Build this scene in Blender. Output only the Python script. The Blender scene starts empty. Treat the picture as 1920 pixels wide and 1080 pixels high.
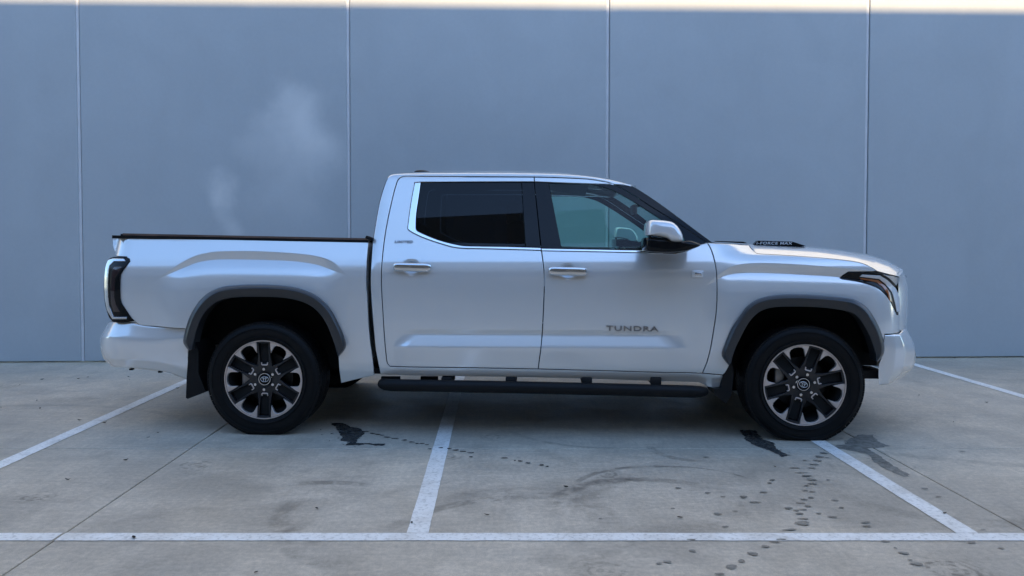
import bpy, bmesh, math, random
import numpy as np
from mathutils import Vector, Matrix
from mathutils.geometry import delaunay_2d_cdt

random.seed(7); np.random.seed(7)
sc = bpy.context.scene
COL = sc.collection

# ------------------------------------------------------------------ camera, sky, sun, exposure
F, CAMH = 1440.0, 1.335                     # focal length in px of the 1920 px wide photo, eye height
TH = math.atan(43 / F); PY0 = 497.0          # pitch below the horizon; the picture is cropped, its optical centre sits above the middle
SUN_EL, SUN_AZ = math.radians(22), math.radians(24)   # azimuth: behind the camera, to its right
cd = bpy.data.cameras.new('camera'); cam = bpy.data.objects.new('camera', cd); COL.objects.link(cam)
cam.location = (0, 0, CAMH); cam.rotation_euler = (math.radians(90) - TH, 0, 0)
cd.sensor_width = 36; cd.lens = F / 1920 * 36; cd.shift_y = -(540 - PY0) / 1920; cd.clip_end = 2000; cd.clip_start = 0.05
sc.camera = cam
w = bpy.data.worlds.new('World'); sc.world = w; w.use_nodes = True
nt = w.node_tree; bg = nt.nodes['Background']
sky = nt.nodes.new('ShaderNodeTexSky'); sky.sky_type = 'NISHITA'; sky.sun_disc = False
sky.sun_elevation = SUN_EL; sky.sun_rotation = math.pi - SUN_AZ
sky.air_density = 1.0; sky.dust_density = 0.25; sky.ozone_density = 3.5
nt.links.new(sky.outputs[0], bg.inputs[0]); bg.inputs[1].default_value = 0.15
sd = bpy.data.lights.new('sun', 'SUN'); sun = bpy.data.objects.new('sun', sd); COL.objects.link(sun)
sd.energy = 2.4; sd.angle = math.radians(0.4); sd.color = (1.0, 0.74, 0.42)
tosun = Vector((math.sin(SUN_AZ) * math.cos(SUN_EL), -math.cos(SUN_AZ) * math.cos(SUN_EL), math.sin(SUN_EL)))
sun.rotation_euler = tosun.to_track_quat('Z', 'Y').to_euler(); sun.location = (8, -20, 15)
sc.view_settings.view_transform = 'Standard'; sc.view_settings.look = 'None'
sc.view_settings.gamma = 1; sc.view_settings.exposure = 1.74; sc.view_settings.use_curve_mapping = False
sc.render.engine = 'CYCLES'; sc.cycles.use_denoising = True
sc.cycles.max_bounces = 10; sc.cycles.transparent_max_bounces = 16; sc.cycles.caustics_reflective = False

# ------------------------------------------------------------------ projection helpers (photo px -> real points)
def ray(px, py):
    a = (px - 960) / F; b = (PY0 - py) / F
    return np.array([a, math.cos(TH) + b * math.sin(TH), -math.sin(TH) + b * math.cos(TH)])
def G(px, py, z=0.0):                        # point on the ground
    r = ray(px, py); t = (z - CAMH) / r[2]; return (r[0] * t, r[1] * t)
ORG = np.array([*G(494, 816), 0.0]); ANG = math.radians(2.5)
U = np.array([math.cos(ANG), -math.sin(ANG), 0]); NN = np.array([math.sin(ANG), math.cos(ANG), 0])
def P(px, py, y=0.03):                       # truck-local (x, z) at lateral depth y
    r = ray(px, py); c = np.array([0, 0, CAMH]) - ORG
    t = (y - c @ NN) / (r @ NN); p = c + r * t
    return float(p @ U), float(p[2])
def X0(px, y=0.03): return P(px, 560, y)[0]
def sstep(a, b, v):
    t = np.clip((v - a) / (b - a), 0, 1); return t * t * (3 - 2 * t)

# ------------------------------------------------------------------ material helpers
MATS = {}
def nodes_of(m): return m.node_tree.nodes, m.node_tree.links
def pm(name, col, rough=0.5, metal=0.0, coat=0.0, coat_rough=0.03, spec=0.5, var=0.0, scale=6.0, bump=0.0, bscale=80.0, rvar=0.0):
    m = bpy.data.materials.new(name); m.use_nodes = True; N, L = nodes_of(m)
    b = N['Principled BSDF']; b.inputs['Base Color'].default_value = (*col, 1); b.inputs['Roughness'].default_value = rough
    b.inputs['Metallic'].default_value = metal; b.inputs['Coat Weight'].default_value = coat
    b.inputs['Coat Roughness'].default_value = coat_rough; b.inputs['Specular IOR Level'].default_value = spec
    if var or bump or rvar:
        tc = N.new('ShaderNodeTexCoord'); nz = N.new('ShaderNodeTexNoise'); nz.inputs['Scale'].default_value = scale
        nz.inputs['Detail'].default_value = 6; L.new(tc.outputs['Object'], nz.inputs['Vector'])
        if var:
            mr = N.new('ShaderNodeMapRange'); mr.inputs[1].default_value = .3; mr.inputs[2].default_value = .7
            mr.inputs[3].default_value = 1 - var; mr.inputs[4].default_value = 1 + var
            L.new(nz.outputs[0], mr.inputs[0])
            mx = N.new('ShaderNodeVectorMath'); mx.operation = 'SCALE'; mx.inputs[0].default_value = col
            L.new(mr.outputs[0], mx.inputs['Scale']); L.new(mx.outputs[0], b.inputs['Base Color'])
        if rvar:
            mr = N.new('ShaderNodeMapRange'); mr.inputs[1].default_value = .3; mr.inputs[2].default_value = .7
            mr.inputs[3].default_value = max(0, rough - rvar); mr.inputs[4].default_value = rough + rvar
            L.new(nz.outputs[0], mr.inputs[0]); L.new(mr.outputs[0], b.inputs['Roughness'])
        if bump:
            n2 = N.new('ShaderNodeTexNoise'); n2.inputs['Scale'].default_value = bscale; n2.inputs['Detail'].default_value = 4
            L.new(tc.outputs['Object'], n2.inputs['Vector'])
            bp = N.new('ShaderNodeBump'); bp.inputs['Strength'].default_value = bump; bp.inputs['Distance'].default_value = .002
            L.new(n2.outputs[0], bp.inputs['Height']); L.new(bp.outputs[0], b.inputs['Normal'])
    MATS[name] = m; return m

pm('pearl_paint', (.88, .88, .86), .18, 0.34, 1.0, .008, .5, var=.012, scale=2.0)
MATS['pearl_paint'].node_tree.nodes['Principled BSDF'].inputs['Coat IOR'].default_value = 1.75
pm('cap_paint', (.90, .91, .92), .16, .2, 1.0, .02)
MATS['cap_paint'].node_tree.nodes['Principled BSDF'].inputs['Coat IOR'].default_value = 1.9
pm('flare_paint', (.035, .036, .038), .38, 0, .25, .15, .5, var=.08, rvar=.06)
pm('black_plastic', (.006, .006, .0065), .55, 0, 0, .1, .3, var=.2, bump=.15, bscale=300)
pm('black_gloss', (.005, .006, .008), .10, 0, 0, .02, .25)
pm('lamp_dark', (.004, .005, .006), .2, 0, 0, .02, .3)
pm('badge_metal', (.30, .30, .31), .3, .9)
pm('liner_black', (.006, .006, .006), .85)
pm('rubber', (.0045, .0045, .005), .55, 0, 0, .1, .25, var=.25, scale=25, bump=.1, bscale=220)
pm('wheel_black', (.012, .013, .016), .3, .2, .5, .08, .5, var=.08)
pm('machined', (.74, .66, .62), .34, .8, .3, .08, .5, var=.05, scale=40)
pm('chrome', (.82, .83, .84), .06, 1.0)
pm('satin_chrome', (.72, .73, .75), .2, 1.0)
pm('steel', (.30, .29, .28), .45, .9, var=.15, scale=20)
pm('chassis', (.012, .012, .013), .7, .2, var=.3, scale=10)
pm('leather', (.045, .045, .05), .5, var=.1, bump=.1)
pm('headliner', (.30, .30, .31), .9, var=.05)
pm('rail_brown', (.17, .11, .085), .45, .3, var=.2, scale=12)
pm('amber', (.42, .11, .015), .12, 0, 1, .02)
pm('lamp_clear', (.80, .81, .82), .25, .1, 1, .02)
pm('badge_white', (.75, .76, .78), .3)
pm('lamp_red', (.02, .004, .005), .1, 0, 1, .02)
pm('mirror_glass', (.75, .75, .74), .02, 1.0)
pm('disc_metal', (.035, .035, .035), .5, .8, var=.1, scale=30)
pm('leaf_brown', (.014, .010, .007), .8, var=.4, scale=40)

def glass(name, tint, rough=0.0):
    m = bpy.data.materials.new(name); m.use_nodes = True; N, L = nodes_of(m)
    for n in list(N):
        if n.type == 'BSDF_PRINCIPLED': N.remove(n)
    t = N.new('ShaderNodeBsdfTransparent'); t.inputs[0].default_value = (*tint, 1)
    g = N.new('ShaderNodeBsdfGlossy'); g.inputs['Roughness'].default_value = .01; g.inputs[0].default_value = (.95, .97, 1, 1)
    f = N.new('ShaderNodeFresnel'); f.inputs[0].default_value = 1.52
    mr = N.new('ShaderNodeMath'); mr.operation = 'MULTIPLY'; mr.inputs[1].default_value = .5; L.new(f.outputs[0], mr.inputs[0])
    mx = N.new('ShaderNodeMixShader'); L.new(mr.outputs[0], mx.inputs[0]); L.new(t.outputs[0], mx.inputs[1]); L.new(g.outputs[0], mx.inputs[2])
    L.new(mx.outputs[0], N['Material Output'].inputs[0]); MATS[name] = m; return m
glass('glass_front', (.60, .84, .77)); glass('glass_privacy', (.05, .065, .08)); glass('glass_screen', (.60, .74, .72))

# ------------------------------------------------------------------ object helpers
def link(o, parent=None):
    COL.objects.link(o)
    if parent is not None: o.parent = parent
    return o
def mesh(name, verts, faces, mat, parent=None, smooth=False, normals=None, loc=None):
    me = bpy.data.meshes.new(name)
    me.from_pydata([tuple(map(float, v)) for v in verts], [], [tuple(map(int, f)) for f in faces]); me.update()
    if mat: me.materials.append(MATS[mat] if isinstance(mat, str) else mat)
    if smooth or normals is not None: me.polygons.foreach_set('use_smooth', [True] * len(me.polygons))
    if normals is not None: me.normals_split_custom_set_from_vertices([tuple(map(float, n)) for n in normals])
    o = bpy.data.objects.new(name, me)
    if loc is not None: o.location = loc
    return link(o, parent)
def empty(name, loc=(0, 0, 0), parent=None):
    o = bpy.data.objects.new(name, None); o.location = loc; o.empty_display_size = .2; return link(o, parent)
def tag(o, label=None, cat=None, group=None, kind=None):
    if label: o['label'] = label
    if cat: o['category'] = cat
    if group: o['group'] = group
    if kind: o['kind'] = kind
    return o
def bm_obj(name, bm, mat, parent=None, smooth=False, loc=None, angle=None):
    me = bpy.data.meshes.new(name); bm.normal_update(); bm.to_mesh(me); bm.free()
    me.materials.append(MATS[mat] if isinstance(mat, str) else mat)
    if smooth: me.polygons.foreach_set('use_smooth', [True] * len(me.polygons))
    if smooth and angle: me.set_sharp_from_angle(angle=math.radians(angle))
    o = bpy.data.objects.new(name, me)
    if loc is not None: o.location = loc
    return link(o, parent)
def rbox(name, c, s, r, mat, parent=None, seg=3, rot=None, loc=None):      # rounded box
    bm = bmesh.new(); bmesh.ops.create_cube(bm, size=1)
    bmesh.ops.scale(bm, vec=s, verts=bm.verts)
    bmesh.ops.bevel(bm, geom=list(bm.edges), offset=r, segments=seg, affect='EDGES', profile=.5)
    if rot: bmesh.ops.rotate(bm, matrix=Matrix.Rotation(rot[1], 3, rot[0]), verts=bm.verts, cent=(0, 0, 0))
    bmesh.ops.translate(bm, vec=c, verts=bm.verts)
    return bm_obj(name, bm, mat, parent, smooth=True, loc=loc, angle=50)
def tube(name, pts, r, mat, parent=None, n=10, caps=True, flat=1.0):
    pts = [Vector(p) for p in pts]; V = []; Fc = []
    for i, p in enumerate(pts):
        d = (pts[min(i + 1, len(pts) - 1)] - pts[max(i - 1, 0)]).normalized()
        a = d.cross(Vector((0, 0, 1)));  a = a.normalized() if a.length > 1e-4 else Vector((1, 0, 0)); b = a.cross(d).normalized()
        rr = r[i] if isinstance(r, (list, tuple)) else r
        for k in range(n):
            t = 2 * math.pi * k / n; V.append(p + a * math.cos(t) * rr + b * math.sin(t) * rr * flat)
    for i in range(len(pts) - 1):
        for k in range(n):
            Fc.append((i * n + k, i * n + (k + 1) % n, (i + 1) * n + (k + 1) % n, (i + 1) * n + k))
    if caps: Fc += [tuple(range(n - 1, -1, -1)), tuple(range((len(pts) - 1) * n, len(pts) * n))]
    o = mesh(name, V, Fc, mat, parent, smooth=True); o.data.set_sharp_from_angle(angle=math.radians(60)); return o
def grid(name, rows, mat, parent=None, smooth=True, close=False, angle=None):
    V = [p for r in rows for p in r]; n = len(rows[0]); Fc = []
    for i in range(len(rows) - 1):
        for k in range(n if close else n - 1):
            k2 = (k + 1) % n; Fc.append((i * n + k, i * n + k2, (i + 1) * n + k2, (i + 1) * n + k))
    o = mesh(name, V, Fc, mat, parent, smooth=smooth)
    if angle: o.data.set_sharp_from_angle(angle=math.radians(angle))
    return o
def cat(pts, n=6):                           # Catmull-Rom through an open chain
    p = np.array(pts, float); p = np.vstack([2 * p[0] - p[1], p, 2 * p[-1] - p[-2]]); out = []
    for i in range(1, len(p) - 2):
        for k in range(n):
            t = k / n
            out.append(.5 * (2 * p[i] + (p[i + 1] - p[i - 1]) * t + (2 * p[i - 1] - 5 * p[i] + 4 * p[i + 1] - p[i + 2]) * t * t
                             + (3 * p[i] - p[i - 1] - 3 * p[i + 1] + p[i + 2]) * t ** 3))
    out.append(p[-2]); return [tuple(q) for q in out]
def resample(pts, n):
    p = np.array(pts, float); d = np.r_[0, np.cumsum(np.hypot(*np.diff(p[:, :2], axis=0).T))]
    s = np.linspace(0, d[-1], n); return np.stack([np.interp(s, d, p[:, k]) for k in range(p.shape[1])], 1)

# ------------------------------------------------------------------ the setting: ground
LEAN = -30.0 / F                             # the bay lines run a touch off the camera's heading
def LX(lat, Y): return lat + Y * LEAN
def concrete_mat():
    m = bpy.data.materials.new('concrete'); m.use_nodes = True; N, L = nodes_of(m); b = N['Principled BSDF']
    ge = N.new('ShaderNodeNewGeometry'); pos = ge.outputs['Position']
    def noise(sc_, det=6, dist=0.0, rough=.55, vec=None, stretch=None):
        n = N.new('ShaderNodeTexNoise'); n.inputs['Scale'].default_value = sc_; n.inputs['Detail'].default_value = det
        n.inputs['Distortion'].default_value = dist; n.inputs['Roughness'].default_value = rough
        src = vec or pos
        if stretch:
            mp = N.new('ShaderNodeMapping'); mp.inputs['Scale'].default_value = stretch[0]; mp.inputs['Rotation'].default_value = (0, 0, stretch[1])
            L.new(src, mp.inputs[0]); src = mp.outputs[0]
        L.new(src, n.inputs['Vector']); return n.outputs[0]
    def mapr(v, a, c, d, e, smooth=True):
        r = N.new('ShaderNodeMapRange'); r.interpolation_type = 'SMOOTHSTEP' if smooth else 'LINEAR'
        for i, q in enumerate((a, c, d, e)): r.inputs[i + 1].default_value = q
        L.new(v, r.inputs[0]); return r.outputs[0]
    def math_(op, a, c):
        r = N.new('ShaderNodeMath'); r.operation = op
        for i, q in enumerate((a, c)):
            if isinstance(q, (int, float)): r.inputs[i].default_value = q
            else: L.new(q, r.inputs[i])
        return r.outputs[0]
    def dist(c, vec):
        r = N.new('ShaderNodeVectorMath'); r.operation = 'DISTANCE'; L.new(vec, r.inputs[0]); r.inputs[1].default_value = c; return r.outputs['Value']
    wob = N.new('ShaderNodeTexNoise'); wob.inputs['Scale'].default_value = 3; wob.inputs['Detail'].default_value = 4; L.new(pos, wob.inputs['Vector'])
    wv = N.new('ShaderNodeVectorMath'); wv.operation = 'MULTIPLY_ADD'; L.new(wob.outputs['Color'], wv.inputs[0])
    wv.inputs[1].default_value = (.12, .12, 0); L.new(pos, wv.inputs[2]); wp = wv.outputs[0]
    big = mapr(noise(.45, 5, .6), .3, .7, .88, 1.10)
    mid = mapr(noise(2.2, 8, .8, .62), .3, .7, .88, 1.10)
    fine = mapr(noise(38, 5, 0, .7), .25, .75, .85, 1.14)
    grit = mapr(noise(240, 2, 0, .8), .3, .7, .82, 1.17)
    trow = mapr(noise(3.0, 7, 1.6, .6, stretch=((1, 5, 1), .35)), .3, .75, .92, 1.06)
    trow2 = mapr(noise(4.0, 7, 1.2, .6, stretch=((5, 1, 1), .6)), .35, .75, .95, 1.05)
    v = math_('MULTIPLY', math_('MULTIPLY', big, mid), math_('MULTIPLY', math_('MULTIPLY', fine, grit), math_('MULTIPLY', trow, trow2)))
    blot = mapr(noise(1.3, 6, 1.5), .56, .72, 1.0, .82); v = math_('MULTIPLY', v, blot)
    # tyre scuffs: arcs (centre px, point on the arc px, reach m, width m, strength) and little swirl marks
    def arc(cpx, mpx, reach, wid, st):
        nonlocal v
        c = (*G(*cpx), 0); mm = (*G(*mpx), 0); r = math.hypot(c[0] - mm[0], c[1] - mm[1])
        d = math_('ABSOLUTE', math_('SUBTRACT', dist(c, pos), r), 0)
        k = mapr(d, wid * .35, wid, 1, 0); e = mapr(dist(mm, pos), reach * .45, reach, 1, 0)
        n = mapr(noise(9, 5, .5), .36, .6, .2, 1)
        v = math_('MULTIPLY', v, math_('SUBTRACT', 1.0, math_('MULTIPLY', math_('MULTIPLY', k, e), math_('MULTIPLY', n, min(.6, st * 1.8)))))
    arc((1010, 1040), (860, 945), .55, .05, .22); arc((1010, 1040), (905, 925), .6, .10, .12)
    arc((680, 960), (525, 985), .45, .07, .16); arc((560, 980), (630, 905), .25, .05, .22); arc((690, 1000), (545, 1030), .5, .06, .12)
    arc((1230, 960), (1120, 905), .7, .06, .22); arc((1260, 930), (1150, 880), .5, .03, .25); arc((1240, 940), (1100, 925), .6, .12, .14)
    arc((1310, 840), (1250, 855), .35, .04, .18); arc((1290, 920), (1330, 880), .4, .015, .2); arc((1130, 790), (1030, 830), .5, .03, .16)
    arc((260, 1050), (330, 960), .5, .1, .07); arc((-300, 900), (120, 760), 1.6, .05, .10); arc((1700, 700), (1760, 860), 1.5, .06, .12)
    arc((1740, 900), (1840, 980), .8, .08, .12); arc((1500, 1150), (1190, 1010), .7, .09, .10)
    def swirl(px, rad, st):
        nonlocal v
        c = (*G(*px), 0); d = dist(c, wp)
        s = N.new('ShaderNodeMath'); s.operation = 'SINE'; L.new(math_('MULTIPLY', d, 150), s.inputs[0])
        k = math_('MULTIPLY', math_('MULTIPLY', mapr(s.outputs[0], -.6, .8, .35, 1), mapr(noise(16, 5, 1), .38, .62, .0, 1)), mapr(d, rad * .35, rad, 1, 0))
        v = math_('MULTIPLY', v, math_('SUBTRACT', 1.0, math_('MULTIPLY', k, min(.6, st * 1.7))))
    off = .06
    for px, rad, st in (((100, 925), .13, .3), ((395, 866), .17, .26), ((855, 851), .13, .3), ((945, 815), .13, .25), ((1160, 885), .12, .25), ((1800, 980), .12, .2), ((25, 722), .25, .25), ((1800, 1060), .2, .35), ((1150, 1060), .2, .2)):
        swirl(px, rad, st)
    cr = N.new('ShaderNodeMix'); cr.data_type = 'RGBA'; L.new(mapr(noise(.8, 5, 1), .35, .65, 0, 1), cr.inputs[0])
    cr.inputs[6].default_value = (.62, .52, .395, 1); cr.inputs[7].default_value = (.56, .48, .375, 1)
    mul = N.new('ShaderNodeVectorMath'); mul.operation = 'SCALE'; L.new(cr.outputs[2], mul.inputs[0]); L.new(v, mul.inputs['Scale'])
    L.new(mul.outputs[0], b.inputs['Base Color'])
    L.new(mapr(mid, .85, 1.15, .42, .62), b.inputs['Roughness']); b.inputs['Specular IOR Level'].default_value = .4
    bp = N.new('ShaderNodeBump'); bp.inputs['Strength'].default_value = .25; bp.inputs['Distance'].default_value = .004
    L.new(math_('ADD', math_('MULTIPLY', grit, .6), math_('MULTIPLY', fine, .8)), bp.inputs['Height']); L.new(bp.outputs[0], b.inputs['Normal'])
    MATS['concrete'] = m
concrete_mat()
pm('joint_dark', (.03, .029, .027), .9)
def paint_mat():
    m = pm('line_paint', (.9, .85, .76), .6); N, L = nodes_of(m); b = N['Principled BSDF']
    ge = N.new('ShaderNodeNewGeometry')
    def nz(s, d, dis=0.):
        n = N.new('ShaderNodeTexNoise'); n.inputs['Scale'].default_value = s; n.inputs['Detail'].default_value = d
        n.inputs['Distortion'].default_value = dis; n.inputs['Roughness'].default_value = .65
        L.new(ge.outputs['Position'], n.inputs['Vector']); return n.outputs[0]
    def cr(v, *st):
        c = N.new('ShaderNodeValToRGB'); e = c.color_ramp.elements
        e[0].position, e[0].color = st[0][0], (*st[0][1], 1); e[1].position, e[1].color = st[1][0], (*st[1][1], 1); L.new(v, c.inputs[0]); return c.outputs[0]
    a = cr(nz(4, 8, .7), (.34, (.80, .74, .65)), (.54, (.97, .92, .84)))
    c = cr(nz(45, 6, .3), (.33, (.70, .69, .67)), (.5, (1, 1, 1)))
    mx = N.new('ShaderNodeMix'); mx.data_type = 'RGBA'; mx.blend_type = 'MULTIPLY'; mx.inputs[0].default_value = 1
    L.new(a, mx.inputs[6]); L.new(c, mx.inputs[7]); L.new(mx.outputs[2], b.inputs['Base Color'])
paint_mat()
pm('wet_concrete', (.075, .074, .07), .22, 0, 0, .1, .5, var=.3, scale=14, rvar=.08)
pm('damp_concrete', (.25, .225, .185), .42, 0, 0, .1, .5, var=.3, scale=14, rvar=.08)

def mottle(name, lo):
    m = MATS[name]; N, L = nodes_of(m); b = N['Principled BSDF']; ge = N.new('ShaderNodeNewGeometry'); n = N.new('ShaderNodeTexNoise')
    n.inputs['Scale'].default_value = 22; n.inputs['Detail'].default_value = 6; n.inputs['Roughness'].default_value = .7; L.new(ge.outputs['Position'], n.inputs['Vector'])
    r = N.new('ShaderNodeMapRange'); r.inputs[1].default_value = .38; r.inputs[2].default_value = .56; r.inputs[3].default_value = lo; r.inputs[4].default_value = 1; L.new(n.outputs[0], r.inputs[0]); L.new(r.outputs[0], b.inputs['Alpha'])
mottle('damp_concrete', .6); mottle('wet_concrete', .62)

ground = mesh('ground', [(-400, -400, -.03), (400, -400, -.03), (400, 400, -.03), (-400, 400, -.03)], [(0, 1, 2, 3)], 'concrete')
tag(ground, kind='structure')
jb = mesh('joint_bed', [(-24, -9, -.022), (24, -9, -.022), (24, 9.4, -.022), (-24, 9.4, -.022)], [(0, 1, 2, 3)], 'joint_dark', ground)
cols = [-1.98 + 4.43 * k for k in range(-5, 7)]; rows_ = [-8.4, -3.9, .52, 4.93, 9.5]
for i in range(len(cols) - 1):
    for j in range(len(rows_) - 1):
        g = .0045; bv = .003
        def q(ins, z): return [(LX(cols[i], Y) + sx * ins, Y + sy * ins, z) if sx > 0 else (LX(cols[i + 1], Y) - ins, Y + sy * ins, z)
                               for sx, sy, Y in ((1, 1, rows_[j]), (-1, 1, rows_[j]), (-1, -1, rows_[j + 1]), (1, -1, rows_[j + 1]))]
        V = q(g, -.028) + q(g, -bv) + q(g + bv, 0)
        Fc = [(a + k, a + (k + 1) % 4, a + 4 + (k + 1) % 4, a + 4 + k) for a in (0, 4) for k in range(4)] + [(8, 9, 10, 11)]
        mesh('concrete_slab', V, Fc, 'concrete', ground)
def wallY(X): return 8.655 + X * math.tan(math.radians(1.95))
def line_strip(name, pts4, z=.003):
    # subdivided ribbon with slightly ragged edges
    (a0, a1), (b0, b1) = pts4; n = 60; V = []; Fc = []
    for k in range(n + 1):
        t = k / n; wob = lambda: random.uniform(-.0015, .0015)
        V.append((a0[0] + (b0[0] - a0[0]) * t + wob(), a0[1] + (b0[1] - a0[1]) * t + wob(), z))
        V.append((a1[0] + (b1[0] - a1[0]) * t + wob(), a1[1] + (b1[1] - a1[1]) * t + wob(), z))
    Fc = [(2 * k, 2 * k + 1, 2 * k + 3, 2 * k + 2) for k in range(n)]
    o = mesh(name, V, Fc, 'line_paint'); return tag(o, kind='structure')
YN0, YN1 = 3.392, 3.482
for xa, xb in ((-6.41, -1.98), (-1.98, 2.45)):
    line_strip('parking_line', (((LX(xa, YN0) + .006, YN0), (LX(xa, YN1) + .006, YN1)), ((LX(xb, YN0) - .006, YN0), (LX(xb, YN1) - .006, YN1))))
for lat in (-5.6, -2.97, -.36, 2.16, 4.56, 7.1):
    y0 = YN1 + .002; y1 = wallY(lat) - .05
    line_strip('parking_line', (((LX(lat, y0) - .05, y0), (LX(lat, y0) + .05, y0)), ((LX(lat, y1) - .05, y1), (LX(lat, y1) + .05, y1))))

# wet patches and drips on the concrete
def blob(pts, mat, name, z=.0018, rag=.006, n=220):
    p = resample(list(pts) + [pts[0]], n)[:-1]; k = len(p)
    fr_ = (3, 5, 8, 13, 21, 34, 47); ph = [random.uniform(0, 6.28) for _ in fr_]; V = []; c = p.mean(0)
    tn = np.roll(p, -1, 0) - np.roll(p, 1, 0); tn /= np.linalg.norm(tn, axis=1)[:, None] + 1e-9
    for i, (x, y) in enumerate(p):
        t = 2 * math.pi * i / k; d = sum(math.sin(t * f + ph[j] + 2 * math.sin(t * 3 + ph[0])) / (1 + j * .35) for j, f in enumerate(fr_)) * rag * .55 + random.uniform(-.25, .25) * rag
        V.append((x + tn[i][1] * d * .7, y - tn[i][0] * d * 1.2, z))
    bm = bmesh.new(); vs = [bm.verts.new(v) for v in V]; f = bm.faces.new(vs); bmesh.ops.triangulate(bm, faces=[f])
    return bm_obj(name, bm, mat, ground)
z4 = lambda x, y: G(480 + x / 2.842, 700 + y / 2.842)
z5 = lambda x, y: G(1100 + x / 2.341, 700 + y / 2.341)
blob([z4(*q) for q in ((400, 265), (470, 265), (520, 290), (590, 310), (548, 345), (530, 372), (690, 376), (690, 384), (480, 384), (505, 365), (440, 360), (462, 340), (430, 300))], 'wet_concrete', 'wet_patch', rag=.012)
blob([z5(*q) for q in ((675, 250), (740, 250), (765, 282), (820, 308), (832, 330), (885, 364), (860, 368), (800, 338), (720, 312), (690, 280))], 'wet_concrete', 'wet_patch', rag=.012)
blob([z5(*q) for q in ((1085, 325), (1130, 305), (1200, 270), (1260, 270), (1270, 298), (1335, 320), (1290, 326), (1235, 332), (1300, 372), (1370, 418), (1425, 460), (1390, 456), (1300, 412), (1250, 382), (1240, 357), (1170, 342))], 'damp_concrete', 'wet_patch', rag=.014)
def drops(name, lst, fn, mat, scale):
    bm = bmesh.new()
    for (x, y, a, b_) in lst:
        cx, cy = fn(x, y); ra = a / scale / F * cy; rb = b_ * 2.1 / scale / F * cy
        ph = random.uniform(0, 6); n = 18; r2 = random.uniform(-.6, .6)
        vs = []
        for k in range(n):
            t = 2 * math.pi * k / n; d = 1 + .16 * math.sin(2 * t + ph) + .12 * math.sin(3 * t + ph * 2) + .07 * math.sin(7 * t + ph)
            u, v = ra * math.cos(t) * d, rb * math.sin(t) * d
            vs.append(bm.verts.new((cx + u * math.cos(r2 * .3) - v * math.sin(r2 * .3), cy + u * math.sin(r2 * .3) + v * math.cos(r2 * .3), .0042)))
        bm.faces.new(vs)
    return tag(bm_obj(name, bm, mat, ground), kind='stuff')
drops('drip_spots', [(x, y, a, 4) for x, y, a in ((590, 312, 14), (620, 322, 16), (650, 327, 16), (672, 332, 10), (700, 342, 22), (740, 349, 18), (790, 358, 18), (830, 368, 14), (858, 376, 8), (885, 376, 12), (910, 383, 10), (926, 405, 10), (985, 399, 14), (1030, 403, 14), (1065, 411, 18), (1105, 418, 16), (1145, 425, 18), (1145, 448, 12), (1322, 453, 17), (1408, 470, 16), (1450, 480, 14), (1522, 491, 15), (1552, 499, 10), (1380, 467, 6))],
      z4, 'wet_concrete', 2.842)
drops('drip_spots', [(random.gauss(500, 60), random.gauss(340, 26), random.uniform(3, 8), random.uniform(1.5, 3)) for _ in range(26)], z4, 'wet_concrete', 2.842)
drops('drip_spots', [(x + random.gauss(0, 30), y + random.gauss(0, 12), random.uniform(3, 8), random.uniform(1.2, 2.5)) for x, y in ((730, 280), (800, 320), (850, 355), (1190, 310), (1270, 360), (1350, 410), (1230, 290), (1150, 320)) for _ in range(5)], z5, 'damp_concrete', 2.341)
tr = [(1040, 352, 18, 6), (1022, 368, 20, 7), (1015, 385, 17, 6), (1000, 402, 18, 4), (990, 418, 14, 5), (940, 438, 26, 3), (965, 452, 20, 6), (985, 468, 22, 7), (990, 487, 18, 6), (965, 495, 14, 3), (960, 516, 14, 3), (990, 522, 12, 4), (985, 548, 15, 4), (955, 556, 14, 4), (940, 572, 18, 4), (970, 585, 16, 5), (950, 600, 16, 4), (935, 618, 20, 4), (950, 640, 22, 4), (948, 660, 34, 12), (890, 689, 36, 4), (855, 732, 20, 4), (825, 743, 20, 4), (785, 763, 22, 5), (730, 795, 22, 9), (680, 827, 18, 7), (635, 852, 24, 11), (355, 830, 18, 6), (318, 837, 16, 4), (465, 782, 13, 7), (460, 733, 18, 4), (920, 604, 12, 4), (1060, 470, 8, 3)]
sp = [(185, 468, 15, 4), (402, 506, 15, 4), (531, 527, 15, 4), (598, 543, 11, 3), (688, 545, 16, 8), (775, 524, 15, 5), (740, 568, 30, 4), (885, 594, 18, 6), (575, 620, 20, 6), (608, 676, 15, 5), (652, 608, 12, 3), (815, 470, 14, 4), (803, 483, 12, 4), (915, 417, 20, 4), (957, 384, 10, 3), (1055, 372, 8, 2), (1090, 560, 15, 4), (1118, 592, 13, 4), (1080, 633, 20, 5), (1018, 617, 12, 4), (1225, 657, 26, 4), (1230, 673, 20, 6), (1310, 740, 16, 5), (1393, 792, 22, 6), (1450, 840, 26, 8), (1420, 822, 10, 4), (1355, 770, 9, 4), (1690, 745, 20, 5), (1545, 543, 13, 3), (1485, 508, 13, 5), (1820, 770, 12, 4), (1650, 345, 12, 3), (525, 370, 12, 3), (378, 596, 12, 3), (1740, 688, 10, 3), (585, 884, 20, 6), (60, 640, 8, 3)]
drops('drip_trail', tr, z5, 'damp_concrete', 2.341)
drops('drip_spots', sp, z5, 'damp_concrete', 2.341)

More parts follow.
